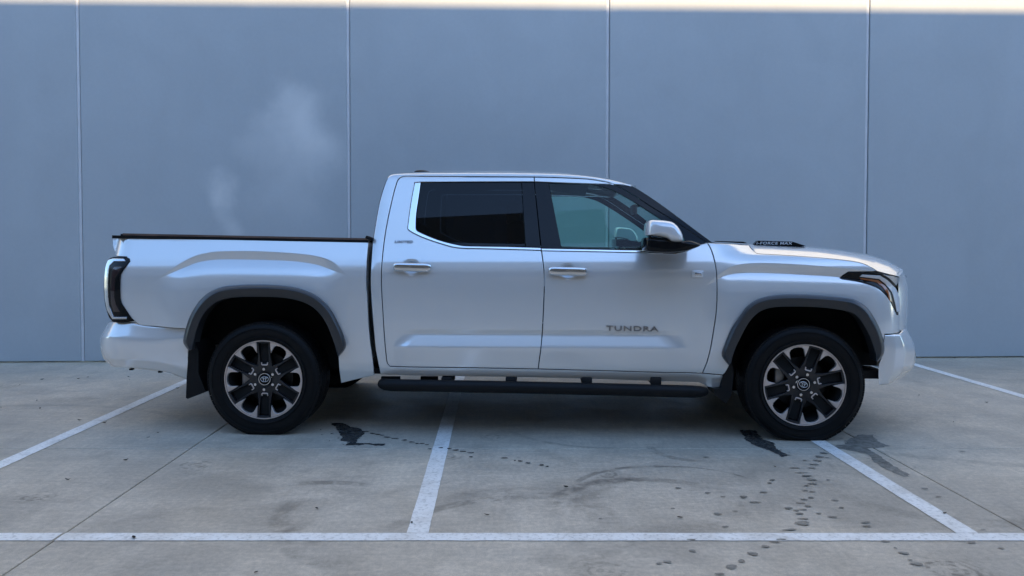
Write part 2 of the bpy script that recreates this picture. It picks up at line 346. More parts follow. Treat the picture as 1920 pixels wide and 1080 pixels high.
# ------------------------------------------------------------------ the warehouse wall
def wall_mat():
    m = pm('wall_paint', (.40, .42, .44), .62, spec=.35); N, L = nodes_of(m); b = N['Principled BSDF']
    ge = N.new('ShaderNodeNewGeometry')
    def nz(s, d, dis=0., st=None):
        n = N.new('ShaderNodeTexNoise'); n.inputs['Scale'].default_value = s; n.inputs['Detail'].default_value = d; n.inputs['Distortion'].default_value = dis
        v = ge.outputs['Position']
        if st:
            mp = N.new('ShaderNodeMapping'); mp.inputs['Scale'].default_value = st; L.new(v, mp.inputs[0]); v = mp.outputs[0]
        L.new(v, n.inputs['Vector']); return n.outputs[0]
    def mr(v, lo, hi):
        r = N.new('ShaderNodeMapRange'); r.inputs[1].default_value = .3; r.inputs[2].default_value = .7; r.inputs[3].default_value = lo; r.inputs[4].default_value = hi
        L.new(v, r.inputs[0]); return r.outputs[0]
    def mu(a, c):
        r = N.new('ShaderNodeMath'); r.operation = 'MULTIPLY'; L.new(a, r.inputs[0]); L.new(c, r.inputs[1]); return r.outputs[0]
    v = mu(mu(mr(nz(.35, 4, .5), .97, 1.03), mr(nz(1.6, 7, .8), .97, 1.03)), mu(mr(nz(30, 4), .985, 1.015), mr(nz(1.2, 6, .3, (3, 3, .25)), .99, 1.01)))
    s = N.new('ShaderNodeVectorMath'); s.operation = 'SCALE'; s.inputs[0].default_value = (.495, .52, .525); L.new(v, s.inputs['Scale'])
    # pale reflected sunlight painted into the wall colour, two soft blotches
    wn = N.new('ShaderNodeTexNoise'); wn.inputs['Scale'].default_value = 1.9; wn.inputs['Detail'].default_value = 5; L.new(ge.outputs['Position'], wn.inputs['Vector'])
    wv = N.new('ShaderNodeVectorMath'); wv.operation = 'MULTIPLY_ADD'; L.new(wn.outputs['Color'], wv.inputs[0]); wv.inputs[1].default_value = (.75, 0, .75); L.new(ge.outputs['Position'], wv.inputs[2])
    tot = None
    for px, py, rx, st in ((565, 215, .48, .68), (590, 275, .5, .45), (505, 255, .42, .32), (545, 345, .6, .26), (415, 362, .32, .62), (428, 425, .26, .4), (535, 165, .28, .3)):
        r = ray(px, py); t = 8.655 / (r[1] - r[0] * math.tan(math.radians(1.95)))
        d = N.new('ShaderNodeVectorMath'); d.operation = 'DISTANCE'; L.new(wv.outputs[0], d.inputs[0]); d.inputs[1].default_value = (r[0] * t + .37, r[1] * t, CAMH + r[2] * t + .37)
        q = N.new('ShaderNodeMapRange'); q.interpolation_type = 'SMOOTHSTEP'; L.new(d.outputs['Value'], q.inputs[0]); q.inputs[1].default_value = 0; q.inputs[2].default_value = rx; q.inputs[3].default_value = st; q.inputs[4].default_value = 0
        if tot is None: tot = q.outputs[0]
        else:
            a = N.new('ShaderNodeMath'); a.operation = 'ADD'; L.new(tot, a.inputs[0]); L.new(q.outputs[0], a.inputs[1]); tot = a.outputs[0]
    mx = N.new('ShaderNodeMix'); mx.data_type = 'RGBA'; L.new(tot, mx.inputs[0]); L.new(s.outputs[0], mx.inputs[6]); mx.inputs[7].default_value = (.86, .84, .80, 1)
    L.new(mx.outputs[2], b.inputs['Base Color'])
    bp = N.new('ShaderNodeBump'); bp.inputs['Strength'].default_value = .12; bp.inputs['Distance'].default_value = .004
    L.new(nz(26, 6), bp.inputs['Height']); L.new(bp.outputs[0], b.inputs['Normal'])
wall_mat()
pm('sealant', (.72, .72, .72), .7, var=.06)
WA = math.radians(1.95)
wall = empty('warehouse_wall', (0, 8.655, 0)); wall.rotation_euler = (0, 0, WA)
tag(wall, 'blue-grey painted precast concrete warehouse wall with vertical panel joints', 'wall')
js = []
for px in (152, 655, 1138.5, 1622.5):
    r = (px - 960) / F / math.cos(TH) * math.cos(TH); t = math.tan(WA); X = 8.655 * r / (1 - r * t); js.append(X / math.cos(WA))
js = [js[0] - 2.97 * k for k in range(5, 0, -1)] + js + [js[-1] + 2.97 * k for k in range(1, 6)]
WH = 14.0  # unseen upper part made taller so its sunlit face warms the ground
for a, b_ in zip(js[:-1], js[1:]):
    g, c = .021, .006
    ring = lambda ins, y: [(a + g + ins, y, .012 + ins), (b_ - g - ins, y, .012 + ins), (b_ - g - ins, y, WH - ins), (a + g + ins, y, WH - ins)]
    V = ring(c, 0) + ring(0, c) + ring(0, .18); Fc = [(0, 1, 2, 3)] + [(k0 + k, k0 + (k + 1) % 4, k0 + 4 + (k + 1) % 4, k0 + 4 + k) for k0 in (0, 4) for k in range(4)] + [(8, 9, 10, 11)]
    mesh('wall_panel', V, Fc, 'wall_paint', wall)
for s in js[1:-1]:
    n = 8; V = []
    for k in range(n + 1):
        t = -1 + 2 * k / n; y = .012 - .005 * (1 - t * t); V += [(s - .005 + t * .016, y, .012), (s - .005 + t * .016, y, WH)]
    V += [(s + .0115, .03, .012), (s + .0115, .03, WH), (s + .0215, .032, .012), (s + .0215, .032, WH)]
    mesh('joint_sealant', V, [(2 * k, 2 * k + 1, 2 * k + 3, 2 * k + 2) for k in range(n + 2)], 'sealant', wall, smooth=False)

# ------------------------------------------------------------------ the building across the lot (its shadow falls here, the paint and glass mirror it)
pm('facade', (.20, .195, .19), .8, var=.08, scale=1.5); pm('facade_dark', (.07, .07, .072), .6); pm('roller', (.14, .145, .15), .5, .2)
BY = -7.0; BH = 3.875 + (8.655 - BY) * math.tan(SUN_EL) / math.cos(SUN_AZ)
bld = empty('opposite_warehouse', (0, BY, 0)); bld.rotation_euler = (0, 0, WA)
tag(bld, 'shaded grey warehouse across the lot, mirrored in the dark rear window', 'building')
def bbox(name, x0, x1, y0, y1, z0, z1, mat, parent):
    V = [(x, y, z) for z in (z0, z1) for y in (y0, y1) for x in (x0, x1)]
    return mesh(name, V, [(0, 1, 3, 2), (4, 6, 7, 5), (0, 4, 5, 1), (2, 3, 7, 6), (0, 2, 6, 4), (1, 5, 7, 3)], mat, parent)
for k in range(-9, 9):
    bbox('wall_panel', k * 4 + .01, k * 4 + 3.99, -14, 0, -.02, BH, 'facade', bld)
for k in range(-6, 6, 2):
    bbox('window', k * 4 + .6, k * 4 + 3.4, .0, .03, 4.2, 5.6, 'facade_dark', bld)
    bbox('roller_door', k * 4 + 4.5, k * 4 + 7.5, .0, .05, 0, 3.6, 'roller', bld)
for sx in (-1, 1):
    for k in range(4): bbox('sky_blocker', sx * 30 - 3, sx * 30 + 3, .02 + k * 3.4, 3.38 + k * 3.4, -.02, 7.5, 'facade', bld)  # unseen side wings, added to block low sky from the truck's reflections
bbox('canopy', -14, 10, .0, 1.2, 3.75, 3.95, 'facade_dark', bld)

# ================================================================== the pickup truck
truck = empty('pickup_truck', tuple(ORG)); truck.rotation_euler = (0, 0, -ANG)
tag(truck, 'white crew-cab pickup truck with chrome mirrors parked across the painted bays', 'truck')
T_ = truck
def table(zs, ys, sig=.012):
    g = np.arange(.1, 2.2, .002); v = np.interp(g, zs, ys); k = np.exp(-.5 * (np.arange(-40, 41) * .002 / sig) ** 2); k /= k.sum()
    v = np.convolve(np.pad(v, 40, mode='edge'), k, 'valid'); return lambda z: np.interp(z, g, v)
B_CAB = table([.30, .38, .42, .47, .60, .80, 1.0, 1.09, 1.145, 1.20, 1.30, 1.335, 1.80, 1.86], [.125, .10, .072, .052, .038, .034, .034, .037, .044, .061, .101, .115, .280, .33])
B_FEN = table([.30, .38, .42, .47, .60, .80, 1.0, 1.06, 1.12, 1.17, 1.215, 1.245, 1.27, 1.36], [.125, .10, .072, .052, .042, .034, .032, .034, .040, .052, .072, .100, .140, .30], .009)
B_BED = table([.30, .38, .44, .50, .70, 1.0, 1.09, 1.15, 1.22, 1.32, 1.36], [.12, .085, .058, .045, .036, .035, .040, .050, .075, .115, .131])
def px_curve(pts, y=.03):
    a = np.array([P(px, py, y) for px, py in cat(pts, 8)]); o = np.argsort(a[:, 0]); return a[o, 0], a[o, 1]
RU = px_curve([(288, 527), (310, 511), (335, 494), (358, 481), (380, 475), (405, 472), (470, 471.5), (540, 475), (590, 481), (622, 492), (648, 514)])
RL = px_curve([(288, 528), (312, 515), (338, 503), (362, 493), (385, 488.5), (410, 487), (470, 487.5), (540, 490), (585, 496), (615, 505), (648, 516)])
FU = px_curve([(1322, 537), (1338, 523), (1355, 510), (1372, 501), (1392, 496), (1415, 494), (1450, 494), (1510, 497), (1580, 503), (1632, 508), (1690, 515)])
FL = px_curve([(1322, 538), (1338, 529), (1356, 519), (1375, 514), (1398, 512), (1425, 512), (1460, 513), (1510, 515.5), (1580, 520), (1640, 528), (1690, 540)])
def bulge(x, z, U_, L_, xa, xb, xc, xd, D, k1):
    u = np.interp(x, *U_); l = np.interp(x, *L_)
    b1 = np.clip(u - z, 0, np.maximum(u - l, 0)) * k1
    t2 = np.clip(l - z, 0, 5); b2 = -D * (1 - np.exp(-t2 / .13))
    low = sstep(.35, .75, z)
    return (b1 + b2) * sstep(xa, xb, x) * (1 - sstep(xc, xd, x)) * (.35 + .65 * low)
XH = [P(771, 501, .05), P(1065, 509, .05)]
SCT = table([.10, .30, .47, .618, .705, .737, .80], [-.004, -.004, -.018, -.026, .012, 0., 0.], .0035)
def scallop(x, z):
    xa, xb = X0(733), X0(772); xc, xd = X0(1252), X0(1296)
    zt = .737 - .006 * 0; zm, zb = .705, .618
    # tilt with the photo's slight fall to the right
    zc = np.interp(x, [X0(770), X0(1250)], [0.0, 0.0])
    o = SCT(z)
    dz = (z - zb) / (zt - zb)                      # the ends lean like the photo's
    wl = sstep(xa, xa + .12, x - .07 * np.clip(dz, 0, 1)); wr = 1 - sstep(xd - .20, xd, x + .05 * np.clip(dz, 0, 1))
    return o * wl * wr
def S_main(x, z):
    x = np.asarray(x, float); z = np.asarray(z, float)
    wf = sstep(X0(1335), X0(1430), x)
    y = B_CAB(z) * (1 - wf) + B_FEN(z) * wf
    y = y + scallop(x, z)
    y = y + bulge(x, z, FU, FL, X0(1312), X0(1375), X0(1900), X0(1950), .055, .50)
    for hx, hz in XH:
        r = np.sqrt(((x - hx) / .066) ** 2 + ((z - hz) / .056) ** 2); y = y + .020 * (1 - sstep(.35, 1.0, r))
    xf = X0(1622); y = y + .15 * np.clip((x - xf) / .30, 0, 1.3) ** 2.6
    # A-pillar / roof front pulls inward
    xr = X0(1110, .2); y = y + .10 * np.clip((x - xr) / .9, 0, 1) ** 1.6 * sstep(1.30, 1.55, z)
    # cab rear corner rounds off
    xc = X0(722); y = y + .05 * np.clip((xc - x) / .16, 0, 1.4) ** 2 * sstep(1.1, 1.6, z) + .012 * np.clip((X0(706) - x) / .05, 0, 1.5) ** 2
    return y
def S_bed(x, z):
    x = np.asarray(x, float); z = np.asarray(z, float)
    y = B_BED(z) + bulge(x, z, RU, RL, X0(280), X0(345), X0(590), X0(655), .055, .50)
    xr = X0(240); y = y + .035 * np.clip((xr - x) / .12, 0, 1.4) ** 2.2
    return y
def Tm(S, px, py, it=14):
    y = .05
    for _ in range(it):
        x, z = P(px, py, y); y = .4 * y + .6 * float(S(x, z))
    return P(px, py, y)
def loopmap(S, pts): return np.array([Tm(S, *p) for p in pts])
def dens(p, step):
    out = []
    for a, b in zip(p, np.roll(p, -1, 0)):
        n = max(1, int(math.ceil(np.hypot(*(b - a)) / step)))
        for k in range(n): out.append(a + (b - a) * k / n)
    return np.array(out)
def area(p): return .5 * np.sum(p[:, 0] * np.roll(p[:, 1], -1) - np.roll(p[:, 0], -1) * p[:, 1])
def clean(p, e=1e-4):
    keep = [p[0]]
    for q in p[1:]:
        if np.hypot(*(q - keep[-1])) > e: keep.append(q)
    if np.hypot(*(keep[0] - keep[-1])) < e: keep.pop()
    return np.array(keep)
def inset(p, g):
    a = np.roll(p, 1, 0); b = np.roll(p, -1, 0); d1 = p - a; d2 = b - p
    d1 /= np.linalg.norm(d1, axis=1)[:, None] + 1e-12; d2 /= np.linalg.norm(d2, axis=1)[:, None] + 1e-12
    n1 = np.stack([-d1[:, 1], d1[:, 0]], 1); n2 = np.stack([-d2[:, 1], d2[:, 0]], 1)
    m = n1 + n2; k = 1 + np.sum(n1 * n2, 1); k = np.maximum(k, .35)
    return p + g * m / k[:, None], (m / (np.linalg.norm(m, axis=1)[:, None] + 1e-9))
def inside(pts, loops):
    c = np.zeros(len(pts), bool)
    for p in loops:
        q = np.roll(p, -1, 0)
        for a, b in zip(p, q):
            hit = ((a[1] > pts[:, 1]) != (b[1] > pts[:, 1]))
            if hit.any():
                xx = (b[0] - a[0]) * (pts[:, 1] - a[1]) / (b[1] - a[1] + 1e-15) + a[0]; c ^= hit & (pts[:, 0] < xx)
    return c
def edist(pts, loops):
    d = np.full(len(pts), 9.)
    for p in loops:
        for a, b in zip(p, np.roll(p, -1, 0)):
            ab = b - a; t = np.clip(((pts - a) @ ab) / (ab @ ab + 1e-12), 0, 1); d = np.minimum(d, np.hypot(*(pts - a - t[:, None] * ab).T))
    return d
def snormal(S, x, z, e=.0015):
    dx = (S(x + e, z) - S(x - e, z)) / (2 * e); dz = (S(x, z + e) - S(x, z - e)) / (2 * e)
    n = np.stack([dx, -np.ones_like(dx), dz], 1); return n / np.linalg.norm(n, axis=1)[:, None]
def panel(name, outers, mat, parent, S, holes=(), g=.003, off=0., depth=.02, step=.014, rnd=.003, mapped=False, feats=()):
    """A body panel: outline(s) in photo px on the surface S, bent to it, with rolled edges."""
    loops = []
    for k, o in enumerate(list(outers) + list(holes)):
        p = clean(np.array(o, float) if mapped else loopmap(S, o)); ccw = area(p) > 0
        if (k < len(outers)) != ccw: p = p[::-1]
        loops.append(dens(clean(p), step))
    rim = [inset(p, g) for p in loops]; lp = [inset(p, g + rnd)[0] for p in loops]
    allp = np.vstack(lp); x0, z0 = allp.min(0); x1, z1 = allp.max(0)
    gx, gz = np.meshgrid(np.arange(x0, x1, step), np.arange(z0, z1, step)); gp = np.stack([gx.ravel(), gz.ravel()], 1)
    gp = gp[inside(gp, lp)]
    if len(gp): gp = gp[edist(gp, lp) > step * .5]
    if len(feats) and len(gp):
        ext = []
        for fx, fz in feats:
            c = resample(np.stack([fx, fz], 1), max(3, int(np.hypot(np.diff(fx), np.diff(fz)).sum() / .006))); t = np.gradient(c, axis=0); t /= np.linalg.norm(t, axis=1)[:, None] + 1e-12
            for sg in (-.003, .003): ext.append(c + np.stack([-t[:, 1], t[:, 0]], 1) * sg)
        ext = np.vstack(ext); ext = ext[inside(ext, lp)]
        if len(ext): ext = ext[edist(ext, lp) > .003]
        if len(ext):
            dm = np.min(np.hypot(gp[:, None, 0] - ext[None, :, 0], gp[:, None, 1] - ext[None, :, 1]), 1); gp = np.vstack([gp[dm > step * .55], ext])
    pts = np.vstack([allp, gp]) if len(gp) else allp
    ed = []; s = 0
    for p in lp: ed += [(s + i, s + (i + 1) % len(p)) for i in range(len(p))]; s += len(p)
    r = delaunay_2d_cdt([Vector(q) for q in pts], ed, [], 0, 1e-7)
    v2 = np.array([tuple(v) for v in r[0]]); tri = np.array([tuple(f) for f in r[2]])
    cen = v2[tri].mean(1); tri = tri[inside(cen, lp)]
    nrm = snormal(S, v2[:, 0], v2[:, 1]); V = np.stack([v2[:, 0], S(v2[:, 0], v2[:, 1]) + off, v2[:, 1]], 1)
    a = v2[tri]; sg = (a[:, 1, 0] - a[:, 0, 0]) * (a[:, 2, 1] - a[:, 0, 1]) - (a[:, 2, 0] - a[:, 0, 0]) * (a[:, 1, 1] - a[:, 0, 1])
    tri[sg < 0] = tri[sg < 0][:, ::-1]
    Vs = [V]; Ns = [nrm]; Fs = [tuple(t) for t in tri]; base = len(V)
    for p, (rp, outn) in zip(lp, rim):
        n = len(p); sn = snormal(S, p[:, 0], p[:, 1]); o3 = np.stack([-outn[:, 0], 0 * outn[:, 0], -outn[:, 1]], 1)
        yA = S(p[:, 0], p[:, 1]) + off
        A = np.stack([p[:, 0], yA, p[:, 1]], 1); B = np.stack([rp[:, 0], yA + rnd * .9, rp[:, 1]], 1); C = B + np.array([0, depth, 0])
        nb = sn * .45 + o3; nb /= np.linalg.norm(nb, axis=1)[:, None]
        Vs += [A, B, B.copy(), C]; Ns += [sn, nb, o3, o3]
        for k0, k1 in ((0, 1), (2, 3)):
            for i in range(n):
                j = (i + 1) % n; Fs.append((base + k0 * n + i, base + k1 * n + i, base + k1 * n + j, base + k0 * n + j))
        base += 4 * n
    return mesh(name, np.vstack(Vs), Fs, mat, parent, normals=np.vstack(Ns))
MIRROR = []                                    # near-side parts that exist on the far side too
def both(o): MIRROR.append(o); return o
def copy_tree(o, parent, top=True):
    c = o.copy(); COL.objects.link(c); c.parent = parent
    if top: c.location.y = 2.0 - o.location.y; c.scale.y = -1
    for ch in list(o.children):
        if not ch.get('one_side'): copy_tree(ch, c, False)
    return c

# ---- shared outline pieces (photo px)
RF_OUT = [(353, 657), (344, 644), (343.5, 637), (347, 620), (354, 598), (363, 580), (375, 563), (392, 548), (412, 539), (440, 534.5), (480, 533), (525, 534.5), (560, 540), (588, 551), (606, 564), (621, 581), (632, 601), (643, 624), (649, 645), (646, 656), (635, 669)]
RF_IN = [(361, 655), (362, 648), (364, 637), (368, 620), (374, 603), (381, 590), (392, 577), (405, 567), (424, 560), (450, 557), (480, 556.5), (520, 557.5), (548, 561), (572, 568), (590, 579), (604, 594), (614, 611), (621, 628), (627, 645), (630, 656), (633, 667)]
FF_OUT = [(1366, 685), (1355, 671), (1353, 662), (1357, 650), (1364, 632), (1373, 613), (1386, 594), (1400, 575), (1416, 563), (1438, 555.5), (1465, 552), (1500, 551.5), (1540, 553.5), (1580, 557), (1604, 562), (1625, 576), (1640, 597), (1652, 622), (1658, 645), (1657, 664), (1645, 680)]
FF_IN = [(1371, 680), (1373, 671), (1376, 661), (1381, 648), (1388, 634), (1395, 620), (1404, 605), (1414, 593), (1427, 583), (1446, 577), (1470, 575), (1505, 575), (1545, 577), (1575, 581), (1596, 586), (1610, 596), (1620, 610), (1630, 629), (1637, 648), (1641, 663), (1643, 677)]
mid = lambda a, b: [((p[0] + q[0]) / 2, (p[1] + q[1]) / 2) for p, q in zip(a, b)]
RF_MID, FF_MID = cat(mid(RF_OUT, RF_IN), 3), cat(mid(FF_OUT, FF_IN), 3)
TAIL = [(217, 481), (237, 482), (243, 490), (226, 514), (224.5, 530), (224.5, 556), (227, 568), (247, 598)]
GAPL = cat([(691, 455), (688, 489), (687, 516), (687.5, 540), (689, 557), (691, 600), (694, 638), (699, 675), (702, 704)], 4)
GAPR = cat([(698.5, 454), (696, 489), (694.5, 523), (695.5, 550), (697.5, 580), (701, 625), (704.5, 659), (713, 702)], 4)
RD_L = cat([(760, 330.7), (752, 332.5), (746, 338), (741, 352), (736, 371), (728, 407), (721, 447), (716.5, 487), (715, 516), (715.5, 545), (717.6, 580), (720, 622), (723.5, 663), (726, 680), (731, 687)], 4)
DSPLIT = cat([(1014.6, 465), (1018, 490), (1020.5, 515), (1020.5, 540), (1019, 580), (1015.7, 638), (1009, 692)], 4)
FD_R = cat([(1326, 455), (1333, 467), (1339, 486), (1343, 508), (1344.5, 532), (1344.5, 560), (1343, 585), (1339, 614), (1333, 650), (1326, 678), (1317, 700)], 4)
BELT_R = cat([(778, 342.5), (774, 362), (770, 385), (766, 415), (764.8, 427), (767, 432), (780, 439.5), (797, 447), (830, 458), (860, 465), (913, 466.5), (965, 468), (1014.6, 469.5)], 3)
DOORTOP_F = cat([(1001.5, 332), (1030, 332.6), (1059, 333.6), (1099, 335.6), (1122, 338.6), (1138, 341.5), (1152, 346)], 4)
FBELT = [(1015, 470), (1100, 471.5), (1215, 474), (1267, 475.5)] + cat([(1267, 475.5), (1284, 472), (1298, 466), (1313, 459), (1326, 455)], 3)[1:]
ROOFLINE = cat([(711.7, 378), (717, 359), (722.5, 343), (727.5, 333), (733, 328.5), (745, 326.5), (780, 325.5), (870, 325), (960, 325.3), (1030, 326.5), (1080, 329), (1120, 333.5), (1150, 339), (1184, 348)], 4)
PILLAR = cat([(1184, 348), (1200, 357), (1237, 381.5), (1277, 411), (1316, 440), (1337, 455.5)], 4)
HOODLINE = cat([(1404, 459.3), (1409, 466), (1416, 472.5), (1425, 475.5), (1470, 478), (1539, 483), (1580, 487), (1612, 492), (1632, 500), (1645, 508)], 4)
HL = cat([(1591, 510), (1583, 515), (1576, 521.5), (1590, 524.5), (1615, 529), (1643, 538.5), (1657, 549), (1668, 562.5), (1676, 578), (1681.5, 590)], 3)

SCF = [(np.array([X0(735), X0(1300)]), np.array([q, q])) for q in (.737, .705, .618)]
# ---- bed
both(panel('bed_side', [[(210, 444.5), (330, 447), (500, 450.5), (690.5, 454.2)] + GAPL + [(639, 719)] + RF_MID[::-1] + [(346, 616.5), (262, 610.5)] + TAIL[::-1] + [(213.5, 470), (210.5, 460)]],
           'pearl_paint', T_, S_bed, feats=[RU, RL], step=.012))
zt = P(450, 451, .1)[1]
def bed_x(px, y=.1): return P(px, 450, y)[0]
xt0, xt1 = bed_x(208), bed_x(690)
# bed rail cap (black) and tonneau cover with its brown side rail
def sloped(name, pa, pb, y0, y1, pya, pyb, mat):      # a rail that follows the bed's falling top edge: (px, top py) at each end
    xa, za = P(*pa, y0); xb, zb = P(*pb, y0); za2 = P(pa[0], pya, y0)[1]; zb2 = P(pb[0], pyb, y0)[1]
    V = [(xa, y0, za2), (xb, y0, zb2), (xb, y0, zb), (xa, y0, za), (xa, y1, za2), (xb, y1, zb2), (xb, y1, zb), (xa, y1, za)]
    return mesh(name, V, [(0, 1, 2, 3), (7, 6, 5, 4), (3, 2, 6, 7), (4, 5, 1, 0), (0, 3, 7, 4), (1, 5, 6, 2)], mat, T_)
both(sloped('bed_rail_cap', (210, 441.2), (690, 450.3), .128, .20, 447, 456, 'black_plastic'))
both(sloped('cover_rail', (230, 437.4), (688, 446.6), .130, .16, 441.1, 450.2, 'rail_brown'))
cov = sloped('bed_cover', (226, 438.5), (688, 447.5), .162, 1.838, 442.5, 451.5, 'black_plastic')
for k in range(1, 4):
    xx = xt0 + (xt1 - xt0) * k / 4; bbox('cover_hinge', xx - .012, xx + .012, .17, 1.83, P(455, 443, .15)[1] - .003 + (xt0 + xt1 - 2 * xx) * .0105, P(455, 443, .15)[1] + .003 + (xt0 + xt1 - 2 * xx) * .0105, 'black_plastic', cov)
rbox('cover_clamp', (bed_x(691), .13, P(691, 446.5, .13)[1]), (.05, .05, .022), .006, 'black_plastic', T_, rot=('Y', .35))
bbox('bed_floor', xt0 + .05, xt1 - .02, .46, 1.54, .72, .76, 'chassis', T_); bbox('bed_front_wall', xt1 - .05, xt1 - .012, .16, 1.84, .5, zt - .02, 'pearl_paint', T_)
# tailgate
tgx = P(211, 460, .16)[0]
rowsv = []
for z in np.linspace(.80, P(211, 443, .16)[1], 10):
    rowsv.append([(tgx + .012 - .05 * math.sin(math.pi * v) ** .4 + 0 + (.03 if z < .82 else 0), 0.20 + 1.60 * v, z) for v in np.linspace(0, 1, 21)])
tg = grid('tailgate', rowsv, 'pearl_paint', T_, angle=40)
rbox('tailgate_handle', (tgx - .05, 1.0, 1.2), (.03, .26, .06), .01, 'black_plastic', tg)
# tail lights
def S_tail(x, z): return S_bed(x, z) - .006
TLX = [(203, 486), (213, 481), (237, 482), (243, 490), (226, 514), (224.5, 530), (224.5, 556), (227, 568), (247, 598), (240, 604), (211, 604), (200, 584), (195, 560), (194.5, 530), (197, 497)]
def S_tl(x, z):
    xr = X0(245); x = np.asarray(x, float); return S_bed(np.maximum(x, X0(236)), z) - .008 + .055 * np.clip((X0(232) - x) / .16, 0, 1.5) ** 1.7
tl = both(panel('tail_light', [cat(TLX, 2) + []], 'lamp_dark', T_, S_tl, g=.001, depth=.06, step=.016))
panel('chrome_surround', [[(203, 487), (212, 484.5), (233, 485), (236, 490), (214, 490), (206, 498), (203.5, 530), (203.5, 556), (206, 575), (213.5, 594), (238, 594), (238, 598.5), (211, 598.5), (201, 582), (196.5, 560), (196, 530), (198.5, 497)]], 'satin_chrome', tl, S_tl, g=.0005, off=-.005, depth=.004, step=.012)
panel('reflector', [[(214, 500), (229, 500), (224, 512), (217, 520), (215, 540), (215, 556), (218, 570), (226, 585), (213, 585), (208, 570), (207, 540), (208, 510)]], 'lamp_red', tl, S_tl, g=.0005, off=-.002, depth=.002, step=.014)
# ---- rear bumper: control rows (px, py, lateral depth)
def ctrl(name, rows, mat, parent, creases=(), lv=3, cols=()):
    V = []; n = len(rows[0])
    for r in rows:
        for q in r:
            if len(q) == 3 and q[0] > 20: x, z = P(q[0], q[1], q[2]); V.append((x, q[2], z))
            else: V.append(q)
    Fc = [(i * n + k, i * n + k + 1, (i + 1) * n + k + 1, (i + 1) * n + k) for i in range(len(rows) - 1) for k in range(n - 1)]
    o = mesh(name, V, Fc, mat, parent, smooth=True); me = o.data
    at = me.attributes.new('crease_edge', 'FLOAT', 'EDGE')
    for e in me.edges:
        a, b = e.vertices; ra, rb = a // n, b // n
        c = 0
        if ra == rb and ra in creases: c = creases[ra]
        if a % n == b % n and a % n in cols: c = max(c, .6)
        at.data[e.index].value = c
    m = o.modifiers.new('s', 'SUBSURF'); m.levels = m.render_levels = lv; return o
ym = 1.0
def cen(px, py, y): x, z = P(px, py, y); return (x, z)
def bumper_rows(spec, ext):
    out = []
    for r in spec:
        row = []
        for q in r: x, z = P(*q); row.append((x, q[2], z))
        x, y, z = row[-1]; row += [(x + ext * .6, .62, z), (x + ext, 1.0, z), (x + ext * .6, 1.38, z)] + [(a, 2.0 - b, c) for a, b, c in row[::-1]]
        out.append(row)
    return out
RB = [[(352, 616, .05), (300, 613, .05), (262, 610, .05), (246, 602, .055), (222, 603, .075), (203, 604, .13), (198, 605, .30)],
      [(352, 617, .036), (300, 614, .036), (262, 611, .038), (246, 604, .045), (222, 605, .06), (202, 606, .12), (197, 607, .30)],
      [(352, 634, .022), (300, 634, .022), (272, 633.5, .016), (246, 633, .004), (215, 632, .010), (187, 632, .09), (184, 632, .30)],
      [(352, 640, .022), (300, 640, .02), (272, 640, .012), (246, 640, .001), (215, 640, .008), (186, 640, .09), (183, 640, .30)],
      [(352, 660, .025), (300, 660, .022), (272, 660, .014), (246, 660, .006), (215, 660, .013), (188, 660, .09), (185, 660, .30)],
      [(352, 694, .035), (312, 682, .03), (290, 677, .022), (246, 674, .015), (218, 673, .022), (195, 673, .095), (191, 673, .30)],
      [(352, 712, .075), (325, 700, .06), (296, 694, .05), (250, 690, .045), (222, 688, .05), (207, 686, .12), (203, 686, .32)],
      [(352, 713, .16), (325, 702, .16), (296, 696, .16), (250, 691, .16), (224, 689, .16), (210, 687, .2), (206, 687, .34)]]
ctrl('rear_bumper', bumper_rows(RB, -.05), 'pearl_paint', T_, creases={1: .9, 2: .95, 5: .85, 6: .9}, lv=3)
for px in (247, 301): x, z = P(px, 691 + (px - 247) * .09, .09); rbox('bumper_clip', (x, .09, z - .004), (.025, .03, .012), .003, 'black_plastic', T_)

# ---- cab side with roof rail and rocker
cab = both(panel('cab_side', [GAPR[::-1][:-2] + cat([(698.5, 454), (702, 433), (706.5, 405), (711.7, 378)], 3)[:-1] + ROOFLINE + DOORTOP_F[::-1] + RD_L + [(870, 689.5), (1009, 692), (1160, 696), (1317, 700), (1357, 703.5), (1351.5, 729), (1340, 728.5), (1328, 726), (1310, 717), (1218, 714.6), (1089, 710), (947, 707), (713, 703)]],
                 'pearl_paint', T_, S_main, step=.013))
def S_glass(x, z): return S_main(x, z) + .001 + np.clip(1.78 - np.asarray(z, float), 0, 1) * .045
# ---- rear door
rd = both(panel('rear_door', [RD_L + [(870, 689.5), (1009, 692)] + DSPLIT[::-1][:-1] + [(1014.8, 470.2)] + BELT_R[::-1] + [(790, 341.8), (900, 341.2), (1001.8, 341), (1001.5, 332)]], 'pearl_paint', T_, S_main, step=.011, feats=SCF))
CH_IN = cat([(789, 342), (785, 370), (780.5, 400), (779.5, 425), (781, 431), (787, 435.5), (822, 450), (860, 459.5), (885, 461.5), (950, 462.5), (1014.2, 464.5)], 3)
panel('chrome_trim', [BELT_R + CH_IN[::-1]], 'chrome', rd, S_main, g=.001, off=-.004, depth=.012, step=.012, rnd=.004)
panel('window_glass', [[(790, 342)] + CH_IN[1:-3] + [(985, 463), (978, 342)]], 'glass_privacy', rd, S_glass, g=.0005, off=.003, depth=.004, step=.04)
panel('pillar_trim', [[(978, 342), (985.5, 463), (1013.8, 464.3), (1001.5, 342)]], 'black_gloss', rd, S_main, g=.001, off=.003, depth=.01, step=.03)
